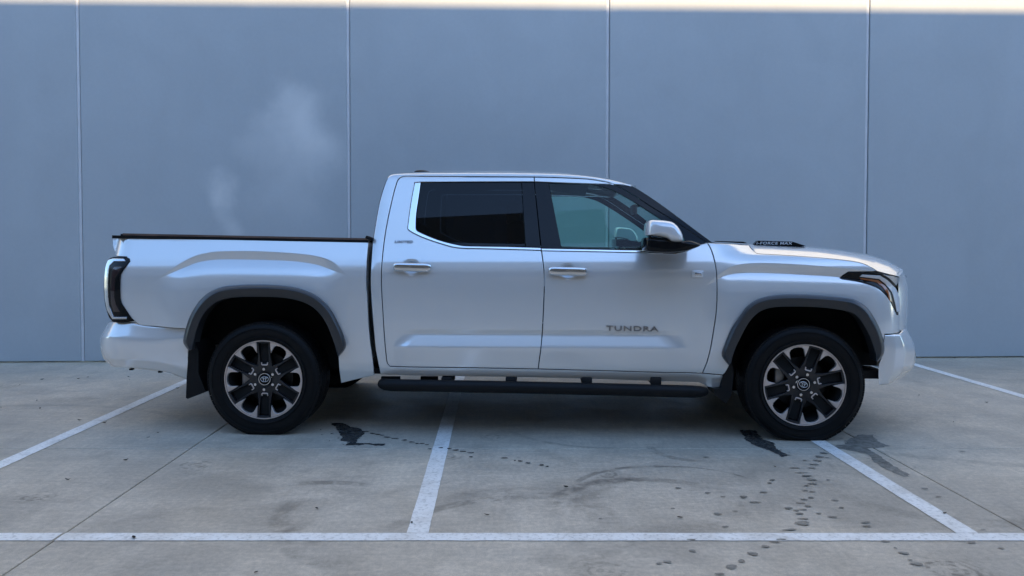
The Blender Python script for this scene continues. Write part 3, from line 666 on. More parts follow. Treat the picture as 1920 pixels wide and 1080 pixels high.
# ---- front door
fd = both(panel('front_door', [[(1001.8, 341)] + DOORTOP_F + [(1110, 345), (1079, 344), (1040, 342.6)], FBELT + FD_R[1:] + [(1160, 696), (1009, 692)] + DSPLIT[::-1][:-1]], 'pearl_paint', T_, S_main, step=.011, feats=SCF + [FU, FL]))
GF = cat([(1029.5, 345), (1065, 345.3), (1107, 346.5), (1130, 351), (1148, 357), (1168, 367.5), (1188, 379), (1215, 396), (1243, 414), (1268, 431), (1280, 443), (1284, 455), (1279, 466)], 3) + [(1215, 467.5), (1120, 466), (1053, 464)]
panel('window_trim', [[(1002, 341.6), (1040, 342.8), (1079, 344.2), (1110, 345.2), (1152, 346.3)] + cat([(1152, 346.3), (1180, 361), (1220, 387), (1270, 418), (1326, 455)], 3)[1:] + FBELT[::-1][1:4] + [(1284, 472.3), (1267, 475.3), (1216, 474), (1215, 470), (1120, 467.8), (1015.2, 466)]], 'black_gloss', fd, S_main, holes=[GF], g=.0008, off=.002, depth=.012, step=.025)
panel('window_glass', [GF], 'glass_front', fd, S_glass, g=.0, off=.003, depth=.003, step=.04)
panel('chrome_trim', [[(1015.2, 466), (1120, 467.8), (1216, 470), (1216, 474), (1100, 471.5), (1015.4, 470)]], 'chrome', fd, S_main, g=.0006, off=-.004, depth=.01, step=.012)
both(panel('windshield_pillar', [cat([(1152, 346.5), (1180, 361), (1220, 387), (1270, 418), (1326, 455)], 3) + PILLAR[::-1]], 'black_gloss', T_, S_main, g=.001, off=.001, depth=.02, step=.03))
# handles
def handle(px, py, w_, parent):
    x, z = P(px, py, 0.0); o = None; y = float(S_main(x + .13, z)) - .030
    V = []; n = 14; rows = []
    for t in np.linspace(-1, 1, 25):
        hh = .029 * (1 - abs(t) ** 8 * .35); dp = .011 * (1 - abs(t) ** 6 * .4); yo = y + .006 * t * t + (.022 if abs(t) > .999 else 0)
        rows.append([(x + t * w_ / 2, yo + dp * math.sin(a) * 1.2, z + hh * np.sign(math.cos(a)) * abs(math.cos(a)) ** .6 - t * .003) for a in np.linspace(0, 2 * math.pi, n, endpoint=False)])
    h = grid('door_handle', rows, 'chrome', parent, close=True)
    h.data.update()
    for s in (-1, 1): rbox('handle_mount', (x + s * (w_ / 2 - .03), y + .022, z), (.05, .03, .036), .008, 'chrome', h)
    return h
handle(771, 501.5, .262, rd); handle(1065, 509, .262, fd)
# badges
def text(name, s, px, py, width, mat, parent, S, depth=.004, shear=0., squash=1.0, x_at=None):
    c = bpy.data.curves.new(name, 'FONT'); c.body = s; c.size = 1; c.extrude = .5; c.shear = shear; c.space_character = 1.12; c.offset = .012
    o = bpy.data.objects.new(name, c); COL.objects.link(o); bpy.context.view_layer.update()
    me = bpy.data.meshes.new_from_object(o.evaluated_get(bpy.context.evaluated_depsgraph_get())); bpy.data.objects.remove(o); bpy.data.curves.remove(c)
    co = np.empty(len(me.vertices) * 3); me.vertices.foreach_get('co', co); co = co.reshape(-1, 3)
    mn, mx = co.min(0), co.max(0); k = width / (mx[0] - mn[0]); x0, z0 = Tm(S, px, py)
    X = x0 + (co[:, 0] - (mn[0] + mx[0]) / 2) * k; Z = z0 + (co[:, 1] - (mn[1] + mx[1]) / 2) * k * squash - (X - x0) * .010
    Y = S(X, Z) - depth * (co[:, 2] + .5) - .0005
    me.vertices.foreach_set('co', np.stack([X, Y, Z], 1).ravel()); me.materials.clear(); me.materials.append(MATS[mat]); me.update()
    ob = bpy.data.objects.new(name, me); ob['one_side'] = 1; return link(ob, parent)
text('name_badge', 'TUNDRA', 1185.5, 616, .352, 'badge_metal', fd, S_main, depth=.010, squash=.62)
text('trim_badge', 'LIMITED', 757, 453, .128, 'badge_metal', rd, S_main, depth=.006, shear=.25, squash=.75)
# ---- front fender, headlight
ff = both(panel('front_fender', [FD_R[::-1] + [(1338, 455.6), (1370, 457), (1404, 459.3)] + HOODLINE[1:] + [(1636, 509.5)] + HL + [(1687, 590), (1687.5, 624.5), (1659, 626.5), (1657.5, 640)] + FF_MID[::-1][2:] + [(1366, 689), (1357, 703.5), (1330, 701)]], 'pearl_paint', T_, S_main, step=.012, feats=[FU, FL]))
x, z = P(1308, 514, .035)
mk = rbox('fender_emblem', (x, float(S_main(x, z)) - .003, z), (.080, .012, .050), .007, 'cap_paint', fd, seg=2)
rbox('emblem_inset', (x + .004, float(S_main(x, z)) - .0085, z), (.045, .004, .022), .0015, 'satin_chrome', mk, seg=1)
def S_hl(x, z): return S_main(x, z) + .012
hl = both(panel('headlight', [cat([(1591, 510), (1583, 515), (1576, 521.5)], 3)[:-1] + HL[6:] + [(1686.5, 590), (1689, 552), (1687, 519), (1645, 511.5), (1620, 510)]], 'lamp_dark', T_, S_main, g=.002, off=.003, depth=.05, step=.014))
panel('daytime_lamp', [[(1611, 519), (1617, 514.5), (1650, 516.5), (1664, 525), (1679, 540), (1686, 556), (1686.5, 585), (1681, 585), (1677, 566), (1672, 548), (1660, 533), (1648, 523.5)]], 'lamp_clear', hl, S_main, g=.001, off=-.004, depth=.006, step=.012)
panel('turn_lamp', [[(1611, 520.5), (1647, 525), (1659, 535), (1669, 549), (1673, 567), (1667, 564), (1664, 551), (1654, 538), (1643, 529.5), (1613, 523.5)]], 'amber', hl, S_main, g=.0005, off=-.002, depth=.004, step=.012)
panel('lamp_cover', [[(1655, 514.5), (1686, 520), (1688, 550), (1680, 536), (1668, 523)]], 'satin_chrome', hl, S_main, g=.002, off=-.001, depth=.004, step=.012)

# ---- wheel-arch flares
def flare(OUT, IN, S, name):
    n = 90; o = resample(cat(OUT, 6), n); i = resample(cat(IN, 6), n); rows = []
    prof = ((0.0, 'S', .012), (0.0, 'S', -.004), (.10, 'A', -.018), (.26, 'A', -.034), (.32, 'A', -.037), (.90, 'A', -.028), (1.0, 'A', -.022), (1.0, 'A', .0), (1.0, 'A', .09))
    for k in range(n):
        r = []
        for t, m, d in prof:
            q = o[k] * (1 - t) + i[k] * t
            x0, z0 = P(*q, .0); y = float(S(x0, z0)) + d if m == 'S' else d
            if m == 'S': y = min(y, .05)
            x, z = P(*q, y if (m == 'S' or d < .05) else -.01); r.append((x, y, z))
        rows.append(r)
    return both(grid(name, rows, 'flare_paint', T_, angle=38))
flare(RF_OUT, RF_IN, S_bed, 'wheel_arch_flare'); flare(FF_OUT, FF_IN, S_main, 'wheel_arch_flare')
def liner(IN, name, x_open):
    n = 50; i = resample(cat(IN, 5), n); rows = []
    for k in range(n):
        x, z = P(*i[k], .05); cx, cz = x_open
        rows.append([(x, .06, z), (cx + (x - cx) * 1.10, .10, cz + (z - cz) * 1.08), (cx + (x - cx) * 1.12, .42, cz + (z - cz) * 1.08), (cx + (x - cx) * .2, .46, cz + (z - cz) * .3)])
    return both(grid(name, rows, 'liner_black', T_, angle=40))
WR, WF = (0.0, .384), (X0(1509.5, .02), .377)
liner(RF_IN, 'wheel_well', WR); liner(FF_IN, 'wheel_well', WF)
for cx in (WR[0], WF[0]): both(bbox('wheel_well_back', cx - .56, cx + .56, .425, .44, .40, 1.0, 'liner_black', T_))
# mud flaps
def flap(pts, y0, y1, name):
    p = [P(*q, y0) for q in pts]; n = len(p); V = [(x, y0, z) for x, z in p] + [(x, y1, z) for x, z in p]
    return both(mesh(name, V, [tuple(range(n)), tuple(range(2 * n - 1, n - 1, -1))] + [(k, (k + 1) % n, n + (k + 1) % n, n + k) for k in range(n)], 'black_plastic', T_))
flap([(354, 655), (366, 640), (372, 660), (372, 700), (386, 735), (352, 748), (348.5, 746), (350, 705)], .025, .30, 'mud_flap')
flap([(1357, 695), (1372, 680), (1376, 700), (1372, 740), (1362, 757), (1340, 740), (1338, 730), (1352, 728)], .05, .28, 'mud_flap')
# ---- roof, rear cab wall, windshield, hood, front
def edge3(S, pts): return [(x, float(S(x, z)), z) for x, z in loopmap(S, pts)]
RE = edge3(S_main, [q for q in ROOFLINE if q[0] >= 727])
rows = []
for (x, y, z) in RE:
    t = (x - RE[0][0]) / (RE[-1][0] - RE[0][0]); crown = .052 * math.sin(math.pi * min(1, .12 + t * .80)) ** .5 + .004
    if t > .75: crown = crown * (1 - (t - .75) / .25) + .03 * (t - .75) / .25
    fw = .10 * max(0, (t - .72) / .28) ** 1.5; bw = -.05 * max(0, (.12 - t) / .12)
    r = []
    for v in list(np.linspace(0, 1, 30) ** 1.6):
        if v == 0: r.append((x, y - .002, z - .007)); continue
        yy = y + (1.0 - y) * v; r.append((x + (fw + bw) * (1 - (1 - v) ** 2), yy, z + crown * (1 - (1 - v) ** 3.2)))
    rows.append(r + [(a, 2 - b, c) for a, b, c in r[-2::-1]])
roof = grid('roof', rows, 'pearl_paint', T_)
x, z = P(795, 317.8, 1.0); bm = bmesh.new(); bmesh.ops.create_uvsphere(bm, u_segments=20, v_segments=10, radius=1)
for v in bm.verts: v.co = Vector((x + v.co.x * .075 + max(v.co.z, 0) * -.03, 1.0 + v.co.y * .03, z - .03 + max(v.co.z, -.3) * .026))
bm_obj('antenna_fin', bm, 'black_gloss', roof, smooth=True)
CE = edge3(S_main, GAPR[::-1][4:-2] + cat([(698.5, 454), (702, 433), (706.5, 405), (711.7, 378)], 3)[:-1] + [q for q in ROOFLINE if q[0] < 728])
def back_rows(edge, f):
    rows = []
    for (x, y, z) in edge:
        r = [(x - .05 * (1 - (1 - v) ** 3) + .0, y + (1 - y) * v, z) for v in np.linspace(0, 1, 14)]; rows.append(r + [(a, 2 - b, c) for a, b, c in r[-2::-1]])
    return rows
br = grid('cab_rear_wall', back_rows(CE, 0), 'pearl_paint', T_)
xr_ = P(708, 395, .15)[0]
V = [(xr_ - .066 + (z - 1.45) * .22, y, z) for z, y in ((1.45, .42), (1.45, 1.58), (1.74, 1.5), (1.74, .5))]
mesh('rear_window', V + [(a + .02, b, c) for a, b, c in V], [(0, 1, 2, 3), (7, 6, 5, 4)] + [(k, (k + 1) % 4, 4 + (k + 1) % 4, 4 + k) for k in range(4)], 'glass_privacy', br)
PE = edge3(S_main, PILLAR)
rows = []
for i, (x, y, z) in enumerate(PE):
    t = i / (len(PE) - 1); b_ = .02 + .06 * t
    r = [(x + b_ * (1 - (1 - v) ** 2.2), y + (1 - y) * v, z + .012 * (1 - (1 - v) ** 2)) for v in np.linspace(0, 1, 16)]; rows.append(r + [(a, 2 - b, c) for a, b, c in r[-2::-1]])
grid('windshield', rows, 'glass_screen', T_)
# hood
HE = edge3(S_main, [(1345, 456), (1375, 457.6)] + HOODLINE + [(1668, 514), (1686, 518)])
sil = np.array([(1338, 453.7), (1403, 456.5), (1440, 458), (1512, 461.7), (1560, 467), (1604, 473.5), (1631, 478), (1659, 488), (1679, 499), (1688, 505.5)])
rows = []
c = np.array([P(a, b, .45) for a, b in sil])
for (x, y, z) in HE:
    t = (x - HE[0][0]) / (HE[-1][0] - HE[0][0]); dx = .105 * t ** 3
    zs = max(float(np.interp(x + dx, c[:, 0], c[:, 1])), z + .004); r = []
    for v in np.linspace(0, 1, 26) ** 1.4:
        yy = y + (1 - y) * v; q = min(1, (yy - y) / max(.05, .45 - y)); e = 1 - (1 - q) ** 2.4
        r.append((x + dx * e, yy, z + (zs - z) * e + .010 * max(0, (yy - .45) / .55) * (1 - t)))
    rows.append(r + [(a, 2 - b, c_) for a, b, c_ in r[-2::-1]])
hood = grid('hood', rows, 'pearl_paint', T_)
# hood-side badge vents
def vent(side):
    pts = [(1414, 458), (1421, 451.2), (1486, 453), (1512, 461.5), (1500, 462.5), (1440, 460.5)]
    y0 = .30 if side > 0 else 1.70
    p = [P(*q, .30) for q in pts]; n = len(p)
    V = [(x, y0, z) for x, z in p] + [(x, y0 + side * .05, z) for x, z in p]
    v = mesh('hood_vent', V, [tuple(range(n)), tuple(range(2 * n - 1, n - 1, -1))] + [(k, (k + 1) % n, n + (k + 1) % n, n + k) for k in range(n)], 'black_gloss', hood)
    return v
hv = vent(1); vent(-1)
def S_v(x, z): return np.full_like(np.asarray(x, float), .299)
text('engine_badge', 'i-FORCE MAX', 1452, 456.0, .25, 'badge_white', hood, S_v, depth=.003, squash=.7, shear=.15)
# front face: grille surround and grille
def face_rows(spec, ext):
    out = []
    for r in spec:
        row = [(P(*q)[0], q[2], P(*q)[1]) for q in r]; x, y, z = row[-1]
        row += [(x + ext * .75, .68, z), (x + ext, 1.0, z), (x + ext * .75, 1.32, z)] + [(a, 2 - b, c) for a, b, c in row[::-1]]; out.append(row)
    return out
FS = []
for py, pxs in ((507, 1688), (512, 1695), (524, 1700), (548, 1702.5), (571, 1702.5), (600, 1701), (622, 1699.5)):
    xe, ze = Tm(S_main, 1684.5, min(max(py + 4, 520), 622)); ye = float(S_main(xe, ze)) + .006
    FS.append([(1684.5, py + (3 if py < 515 else 0), ye), (pxs, py, ye + .09), (pxs + 3, py, .45)])
fs = ctrl('grille_surround', face_rows(FS, .06), 'pearl_paint', T_, creases={0: .6}, cols=(0,), lv=2)
gx = P(1703, 560, .45)[0]
def gface(v, z): return gx + .028 + .036 * (1 - (2 * v - 1) ** 2) - .35 * max(0, z - 1.0) ** 2
rows = [[(gface(v, z), .57 + .86 * v, z) for v in np.linspace(0, 1, 17)] for z in np.linspace(.66, 1.10, 9)]
grille = grid('grille', [[(a_ - .03, b_, c_) for a_, b_, c_ in rows[0]]] + rows + [[(a_ - .03, b_, c_) for a_, b_, c_ in rows[-1]]], 'liner_black', T_, smooth=True)
for k in range(8):
    z = .685 + k * .056; rows = [[(gface(v, z) + dx, .58 + .84 * v, z + dz) for v in np.linspace(0, 1, 15)] for dx, dz in ((-.005, -.014), (.014, -.014), (.02, 0), (.014, .014), (-.005, .014))]
    grid('grille_bar', rows, 'black_gloss', grille, angle=40)
# front bumper
FB = [[(1659, 627, .08), (1676, 626.5, .09), (1686, 625.5, .13), (1697, 614.5, .26), (1699, 614.5, .45)],
      [(1659, 628.5, .045), (1676, 628.5, .06), (1688, 627.5, .10), (1699, 616, .25), (1701, 616, .45)],
      [(1657, 652, .04), (1680, 650, .05), (1696, 646, .10), (1714, 643, .26), (1718, 643, .45)],
      [(1655, 667, .04), (1679, 667, .05), (1697, 663, .10), (1717, 662, .26), (1721, 662, .45)],
      [(1648, 684, .04), (1677, 690, .05), (1694, 686, .10), (1714, 684, .26), (1717, 684, .45)],
      [(1647, 700, .042), (1672, 703, .052), (1688, 700, .11), (1706, 697, .27), (1709, 697, .45)],
      [(1648, 722, .055), (1664, 720, .07), (1676, 716, .14), (1686, 711, .30), (1690, 709, .46)],
      [(1650, 723, .14), (1664, 721, .16), (1674, 717, .22), (1682, 712, .36), (1685, 710, .50)]]
ctrl('front_bumper', bumper_rows(FB, .07), 'pearl_paint', T_, creases={1: .8, 6: .8, 4: .4}, cols=(1, 2, 3), lv=3)
x, z = P(1625, 700, .15)
rbox('bumper_bracket', (x + .02, .2, z), (.14, .2, .06), .01, 'black_plastic', T_)
# ---- side mirrors
def shell(name, pts, ys, mat, parent, n=64):
    """closed shell from an outline: ys = list of (scale, lateral y)"""
    p = resample(list(pts) + [pts[0]], n + 1)[:-1]; c = p.mean(0); rows = []
    for s, y in ys:
        q = [P(*(c + (a - c) * s), -.17) for a in p]; rows.append([(x, y, z) for x, z in q])
    o = grid(name, rows, mat, parent, close=True, angle=60)
    bm = bmesh.new(); bm.from_mesh(o.data); bm.verts.ensure_lookup_table()
    bm.faces.new([bm.verts[k] for k in range(n)]); bm.faces.new([bm.verts[(len(ys) - 1) * n + k] for k in range(n - 1, -1, -1)]); bm.to_mesh(o.data); bm.free()
    o.data.polygons.foreach_set('use_smooth', [True] * len(o.data.polygons)); o.data.set_sharp_from_angle(angle=math.radians(55)); return o
mir = both(shell('side_mirror', cat([(1206.5, 448), (1206.5, 465), (1212, 471.5), (1240, 473.5), (1275, 472), (1300, 465), (1311, 459), (1303, 455), (1290, 451), (1270, 453), (1250, 449), (1230, 445), (1206.5, 446)], 3), [(.5, -.285), (.80, -.28), (.93, -.265), (1, -.235), (1, -.10), (.96, .0), (.9, .07)], 'black_gloss', T_))
shell('mirror_cap', cat([(1209, 441.5), (1209, 430), (1211, 419), (1215.5, 413.2), (1228, 412.8), (1243, 414), (1257, 417), (1268, 426.5), (1275.5, 440), (1276.5, 449), (1273, 454), (1256, 454), (1250, 450), (1244, 446.5), (1230, 443.5)], 4), [(.30, -.318), (.55, -.314), (.75, -.304), (.88, -.290), (.96, -.27), (1.0, -.24), (1.0, -.12), (.95, -.085), (.8, -.07)], 'cap_paint', mir)
gx_, gz0 = P(1207.5, 460, -.17); gz1 = P(1207.5, 417, -.17)[1]
rows = [[(gx_ + .018 - .004 * math.sin(math.pi * v), -.262 + .16 * v, gz0 + .008 + (gz1 - gz0 - .022) * u) for v in np.linspace(.0, 1, 8)] for u in np.linspace(0, 1, 8)]
grid('mirror_glass', rows, 'mirror_glass', mir)
fr = [(-.265, gz0 + .004), (-.10, gz0 + .004), (-.10, gz1 - .012), (-.265, gz1 - .012)]
mesh('mirror_bezel', [(gx_ + .022, y, z) for y, z in fr] + [(gx_ + .034, y, z) for y, z in fr], [(0, 1, 2, 3), (7, 6, 5, 4)] + [(k, (k + 1) % 4, 4 + (k + 1) % 4, 4 + k) for k in range(4)], 'black_gloss', mir)
# ---- running boards
def P3(px, py, y): x, z = P(px, py, y); return (x, y, z)
rbp = [P3(716, 719, .07), P3(722, 721, .04), P3(735, 722, .03), P3(960, 726, .03), P3(1140, 730, .03), P3(1295, 734, .03), P3(1312, 734.5, .045), P3(1322, 734, .09)]
brd = both(tube('running_board', rbp, [.034, .040, .042, .042, .042, .042, .039, .028], 'black_plastic', T_, n=20))
for px in (838, 958, 1100, 1229):
    x, z = P(px, 713, .08); rbox('board_bracket', (x, .16, z), (.072, .22, .05), .006, 'chassis', brd)
for a_, b_ in ((715, 750), (789, 821)):
    xa, za = P(a_, 706, .11); xb, zb = P(b_, 720, .11); bbox('sill_guard', xa, xb, .10, .13, zb, za, 'liner_black', brd)
for a_, b_ in ((860, 940), (1005, 1075), (1150, 1215)):
    tube('step_pad', [P3(a_, 711.5 + (a_ - 700) * .022 + 4, .035), P3(b_, 711.5 + (b_ - 700) * .022 + 4, .035)], .034, 'rubber', brd, n=12, flat=.25)

# ---- wheels
RT = .397
def wheel(loc, ang):
    W = empty('wheel', loc, T_)
    prof = [(.270, .030), (.276, .010), (.290, .002), (.320, -.006), (.345, -.007), (.368, .0), (.384, .010), (.391, .024), (.3945, .04), (.396, .08), (.397, .13), (.396, .18), (.3945, .22), (.387, .245), (.36, .262), (.30, .26), (.27, .24)]
    n = 96; rows = []
    for r, y in prof: rows.append([(r * math.cos(2 * math.pi * k / n), y, max(r * math.sin(2 * math.pi * k / n), -loc[2] + .001)) for k in range(n)])
    t = grid('tyre', rows, 'rubber', W, close=True)
    bm = bmesh.new(); bm.from_mesh(t.data)
    def block(a0, a1, y0, y1, r0, r1, sk=0.0):
        vs = [bm.verts.new((r * math.cos(a + s), y, max(r * math.sin(a + s), -loc[2] + .0005))) for r in (r0, r1) for a, y, s in ((a0, y0, 0), (a1, y0, 0), (a1, y1, sk), (a0, y1, sk))]
        for f in ((4, 5, 6, 7), (0, 1, 5, 4), (1, 2, 6, 5), (2, 3, 7, 6), (3, 0, 4, 7)): bm.faces.new([vs[i] for i in f])
    m = 64
    for k in range(m):
        a = 2 * math.pi * k / m; d = 2 * math.pi / m
        block(a, a + d * .95, .012, .052, .382, .3985, .01); block(a, a + d * .74, .060, .095, .388, .3990, .02)
        block(a, a + d * .74, .105, .16, .388, .3990, -.02); block(a, a + d * .74, .17, .205, .388, .3990, .02); block(a, a + d * .95, .213, .253, .382, .3985, -.01)
    bm.to_mesh(t.data); bm.free(); t.data.polygons.foreach_set('use_smooth', [True] * len(t.data.polygons)); t.data.set_sharp_from_angle(angle=math.radians(35))
    subs = []
    # raised ring lines on the sidewall
    for rr, hh in ((.300, .0022), (.357, .0022)):
        rows = [[(r * math.cos(2 * math.pi * k / n), y, r * math.sin(2 * math.pi * k / n)) for k in range(n)] for r, y in ((rr - .003, .0), (rr - .0015, -.0075 - hh), (rr + .0015, -.0075 - hh), (rr + .003, .0))]
        grid('sidewall_ring', rows, 'rubber', W, close=True)
    rows = [[(r * math.cos(2 * math.pi * k / 72), y, r * math.sin(2 * math.pi * k / 72)) for k in range(72)] for r, y in ((.2755, .016), (.2755, .008), (.272, .006), (.268, .009), (.262, .03), (.250, .06), (.235, .10), (.235, .24))]
    subs.append(grid('rim', rows, 'liner_black', W, close=True, angle=40))
    rows = [[(r * math.cos(2 * math.pi * k / 72), y, r * math.sin(2 * math.pi * k / 72)) for k in range(72)] for r, y in ((.2748, .0075), (.2735, .004), (.2675, .004), (.2665, .012))]
    subs.append(grid('rim_edge', rows, 'machined', W, close=True, angle=40))
    def plate(name, loops, mat, yf, S=None, depth=.03, step=.02, parent=None):
        return panel(name, [loops[0]], mat, parent or W, S or (lambda x, z: np.full_like(np.asarray(x, float), yf)), holes=loops[1:], g=.0004, depth=depth, step=step, rnd=.0025, mapped=True)
    def conc(x, z): return .010 + .030 * (1 - np.clip(np.hypot(x, z) / .262, 0, 1) ** 1.5) * 1.0
    # spoke pointing up: tapered bar with a pocket
    me_sp = me_fc = me_pk = me_br = me_nut = None
    for k in range(6):
        a = ang + k * math.pi / 3
        if me_sp is None:
            outl = [(-.046, .2645), (-.044, .20), (-.043, .15), (-.052, .105), (-.055, .055), (.055, .055), (.052, .105), (.043, .15), (.044, .20), (.046, .2645), (.02, .2675), (-.02, .2675)]
            pock = [(-.028, .112), (.028, .112), (.031, .17), (.036, .252), (-.036, .252), (-.031, .17)]
            o = plate('spoke', [outl, pock], 'wheel_black', 0, S=conc, depth=.03); me_sp = o.data
            f = plate('machined_face', [[(.0475 * c_, .262) if False else q for q in (
                [(math.sin(t) * .2665, math.cos(t) * .2665) for t in np.linspace(.185, math.pi / 3 - .185, 14)]
                + [(math.sin(math.pi / 3 - .20) * .235, math.cos(math.pi / 3 - .20) * .235), (math.sin(math.pi / 3 - .265) * .188, math.cos(math.pi / 3 - .265) * .188)]
                + [(math.sin(math.pi / 6 + s) * r, math.cos(math.pi / 6 + s) * r) for s, r in ((.245, .200), (.222, .222), (.205, .238), (.150, .252), (.05, .2575), (-.05, .2575), (-.150, .252), (-.205, .238), (-.222, .222), (-.245, .200))]
                + [(math.sin(.265) * .188, math.cos(.265) * .188), (math.sin(.20) * .235, math.cos(.20) * .235)])] for c_ in (1,)][0:1], 'machined', 0, S=lambda x, z: conc(x, z) - .001, depth=.02, step=.015); me_fc = f.data
            pk = plate('spoke_pocket', [pock], 'liner_black', .045, depth=.002); me_pk = pk.data  # recess shade put into the colour: floor blacker than the spoke
            bk = plate('spoke_insert', [[(-.024, .118), (-.024, .100), (-.016, .094), (.016, .094), (.024, .100), (.024, .118), (.017, .118), (.015, .104), (-.015, .104), (-.017, .118)]], 'machined', 0, S=lambda x, z: conc(x, z) - .002, depth=.01, step=.01); me_br = bk.data
            bm = bmesh.new(); bmesh.ops.create_cone(bm, cap_ends=True, segments=6, radius1=.0125, radius2=.010, depth=.026)
            bmesh.ops.rotate(bm, matrix=Matrix.Rotation(math.pi / 2, 3, 'X'), verts=bm.verts, cent=(0, 0, 0)); bmesh.ops.translate(bm, vec=(0, .030, .071), verts=bm.verts)
            nu = bm_obj('lug_nut', bm, 'satin_chrome', W); me_nut = nu.data; objs = [o, f, pk, bk, nu]
        else:
            objs = [link(bpy.data.objects.new(nm, m_), W) for nm, m_ in (('spoke', me_sp), ('machined_face', me_fc), ('spoke_pocket', me_pk), ('spoke_insert', me_br), ('lug_nut', me_nut))]
        for o in objs: o.rotation_euler = (0, a, 0)
    rows = [[(r * math.cos(2 * math.pi * k / 48), y, r * math.sin(2 * math.pi * k / 48)) for k in range(48)] for r, y in ((.100, .06), (.098, .040), (.060, .037), (.052, .034), (.050, .05))]
    subs.append(grid('hub', rows, 'wheel_black', W, close=True, angle=40))
    rows = [[(r * math.cos(2 * math.pi * k / 48), y, r * math.sin(2 * math.pi * k / 48)) for k in range(48)] for r, y in ((.0445, .038), (.0445, .033), (.042, .029), (.038, .029), (.0365, .034), (.036, .035))]
    subs.append(grid('cap_ring', rows, 'satin_chrome', W, close=True, angle=40))
    rows = [[(r * math.cos(2 * math.pi * k / 48), y, r * math.sin(2 * math.pi * k / 48)) for k in range(48)] for r, y in ((.0365, .037), (.03, .0345), (.015, .033), (.0005, .0325))]
    subs.append(grid('centre_cap', rows, 'black_gloss', W, close=True))
    def ell(name, a, b, cz):
        pts = []
        for k in range(41):
            t = 2 * math.pi * k / 40; pts.append((a * math.cos(t), .0315, cz + b * math.sin(t)))
        V = []; Fc = []; m_ = 6
        for i, p in enumerate(pts[:-1]):
            t = 2 * math.pi * i / 40; nx, nz = b * math.cos(t), a * math.sin(t); l = math.hypot(nx, nz); nx /= l; nz /= l
            for j in range(m_):
                u = 2 * math.pi * j / m_; V.append((p[0] + nx * .0022 * math.cos(u), p[1] + .0022 * math.sin(u), p[2] + nz * .0022 * math.cos(u)))
        Fc = [(i * m_ + j, i * m_ + (j + 1) % m_, ((i + 1) % 40) * m_ + (j + 1) % m_, ((i + 1) % 40) * m_ + j) for i in range(40) for j in range(m_)]
        o = mesh(name, V, Fc, 'chrome', W, smooth=True); o.rotation_euler = (0, ang, 0); return o
    ell('cap_emblem', .027, .0185, 0); ell('cap_emblem', .0085, .0180, 0); ell('cap_emblem', .0165, .0075, .0105)
    rows = [[(r * math.cos(2 * math.pi * k / 64), y, r * math.sin(2 * math.pi * k / 64)) for k in range(64)] for r, y in ((.175, .135), (.175, .11), (.172, .108), (.105, .108), (.10, .09), (.06, .085))]
    subs.append(grid('brake_disc', rows, 'disc_metal', W, close=True, angle=40))
    rows = [[(r * math.cos(2 * math.pi * k / 40), .19, r * math.sin(2 * math.pi * k / 40)) for k in range(40)] for r in (.234, .02)]
    grid('dark_backing', rows, 'liner_black', W, close=True)  # dark disc added so lit ground does not show between the spokes
    cal = rbox('brake_caliper', (-.145, .115, .02), (.07, .09, .17), .015, 'steel', W)
    return W
both(wheel((WR[0], 0, WR[1]), 0.0)); both(wheel((WF[0], 0, WF[1]), math.radians(17)))

# ---- chassis, drivetrain
for s in (.46, 1.44): bbox('frame_rail', -1.1, 4.35, s, s + .10, .44, .60, 'chassis', T_)
tube('rear_axle', [(0, .25, .395), (0, 1.75, .395)], .05, 'chassis', T_)
tube('front_axle', [(3.70, .25, .395), (3.70, 1.75, .395)], .035, 'chassis', T_)
bm = bmesh.new(); bmesh.ops.create_uvsphere(bm, u_segments=16, v_segments=10, radius=.16)
bm_obj('differential', bm, 'chassis', T_, smooth=True, loc=(0, 1.0, .395))
rbox('fuel_tank', (1.2, .75, .50), (1.1, .42, .20), .05, 'chassis', T_)
tube('exhaust_pipe', [(3.0, 1.2, .45), (1.6, 1.2, .42), (.9, 1.25, .42), (.35, .55, .50), (-.4, .42, .55), (-.95, .45, .48), (-1.12, .45, .46)], .035, 'steel', T_)
bbox('underbody', -.9, 4.4, .46, 1.54, .60, .62, 'chassis', T_)
bbox('shade_plate', .62, 3.05, .42, 1.58, .36, .40, 'chassis', T_)  # unseen plate added to cut light and darken the ground below
rbox('engine_block', (3.65, 1.0, .75), (.8, .7, .5), .05, 'chassis', T_)
bbox('cab_floor', .95, 3.1, .13, 1.87, .46, .52, 'chassis', T_)
bbox('firewall', 3.02, 3.06, .13, 1.87, .52, 1.24, 'chassis', T_)
# ---- interior
def seat(x, y, w_):
    s = empty('seat', (x, y, .52), T_)
    rbox('cushion', (.05, 0, .33), (.52, w_, .18), .06, 'leather', s); rbox('backrest', (-.24, 0, .66), (.16, w_, .62), .06, 'leather', s, rot=('Y', -.16))
    for o in (-w_ / 2 + .26, w_ / 2 - .26)[: (1 if w_ < .8 else 2)]:
        rbox('headrest', (-.31, o if w_ > .8 else 0, 1.02), (.10, .26, .18), .04, 'leather', s)
seat(2.02, .52, .52); seat(2.02, 1.48, .52); seat(1.10, 1.0, 1.42)
rows = []
for y in np.linspace(.20, 1.80, 9):
    rows.append([(3.04, y, 1.26), (2.86, y, 1.27), (2.66, y, 1.25), (2.56, y, 1.20), (2.55, y, 1.08), (2.62, y, .9), (2.72, y, .7)])
dash = grid('dashboard', rows, 'leather', T_)
rbox('screen', (2.53, 1.02, 1.20), (.02, .34, .20), .006, 'black_gloss', dash)
sw = empty('steering_wheel', (2.44, .52, 1.12), T_); sw.rotation_euler = (0, math.radians(-64), 0)
tube('wheel_rim', [(.185 * math.cos(t), .185 * math.sin(t), 0) for t in np.linspace(0, 2 * math.pi, 41)], .016, 'leather', sw, caps=False)
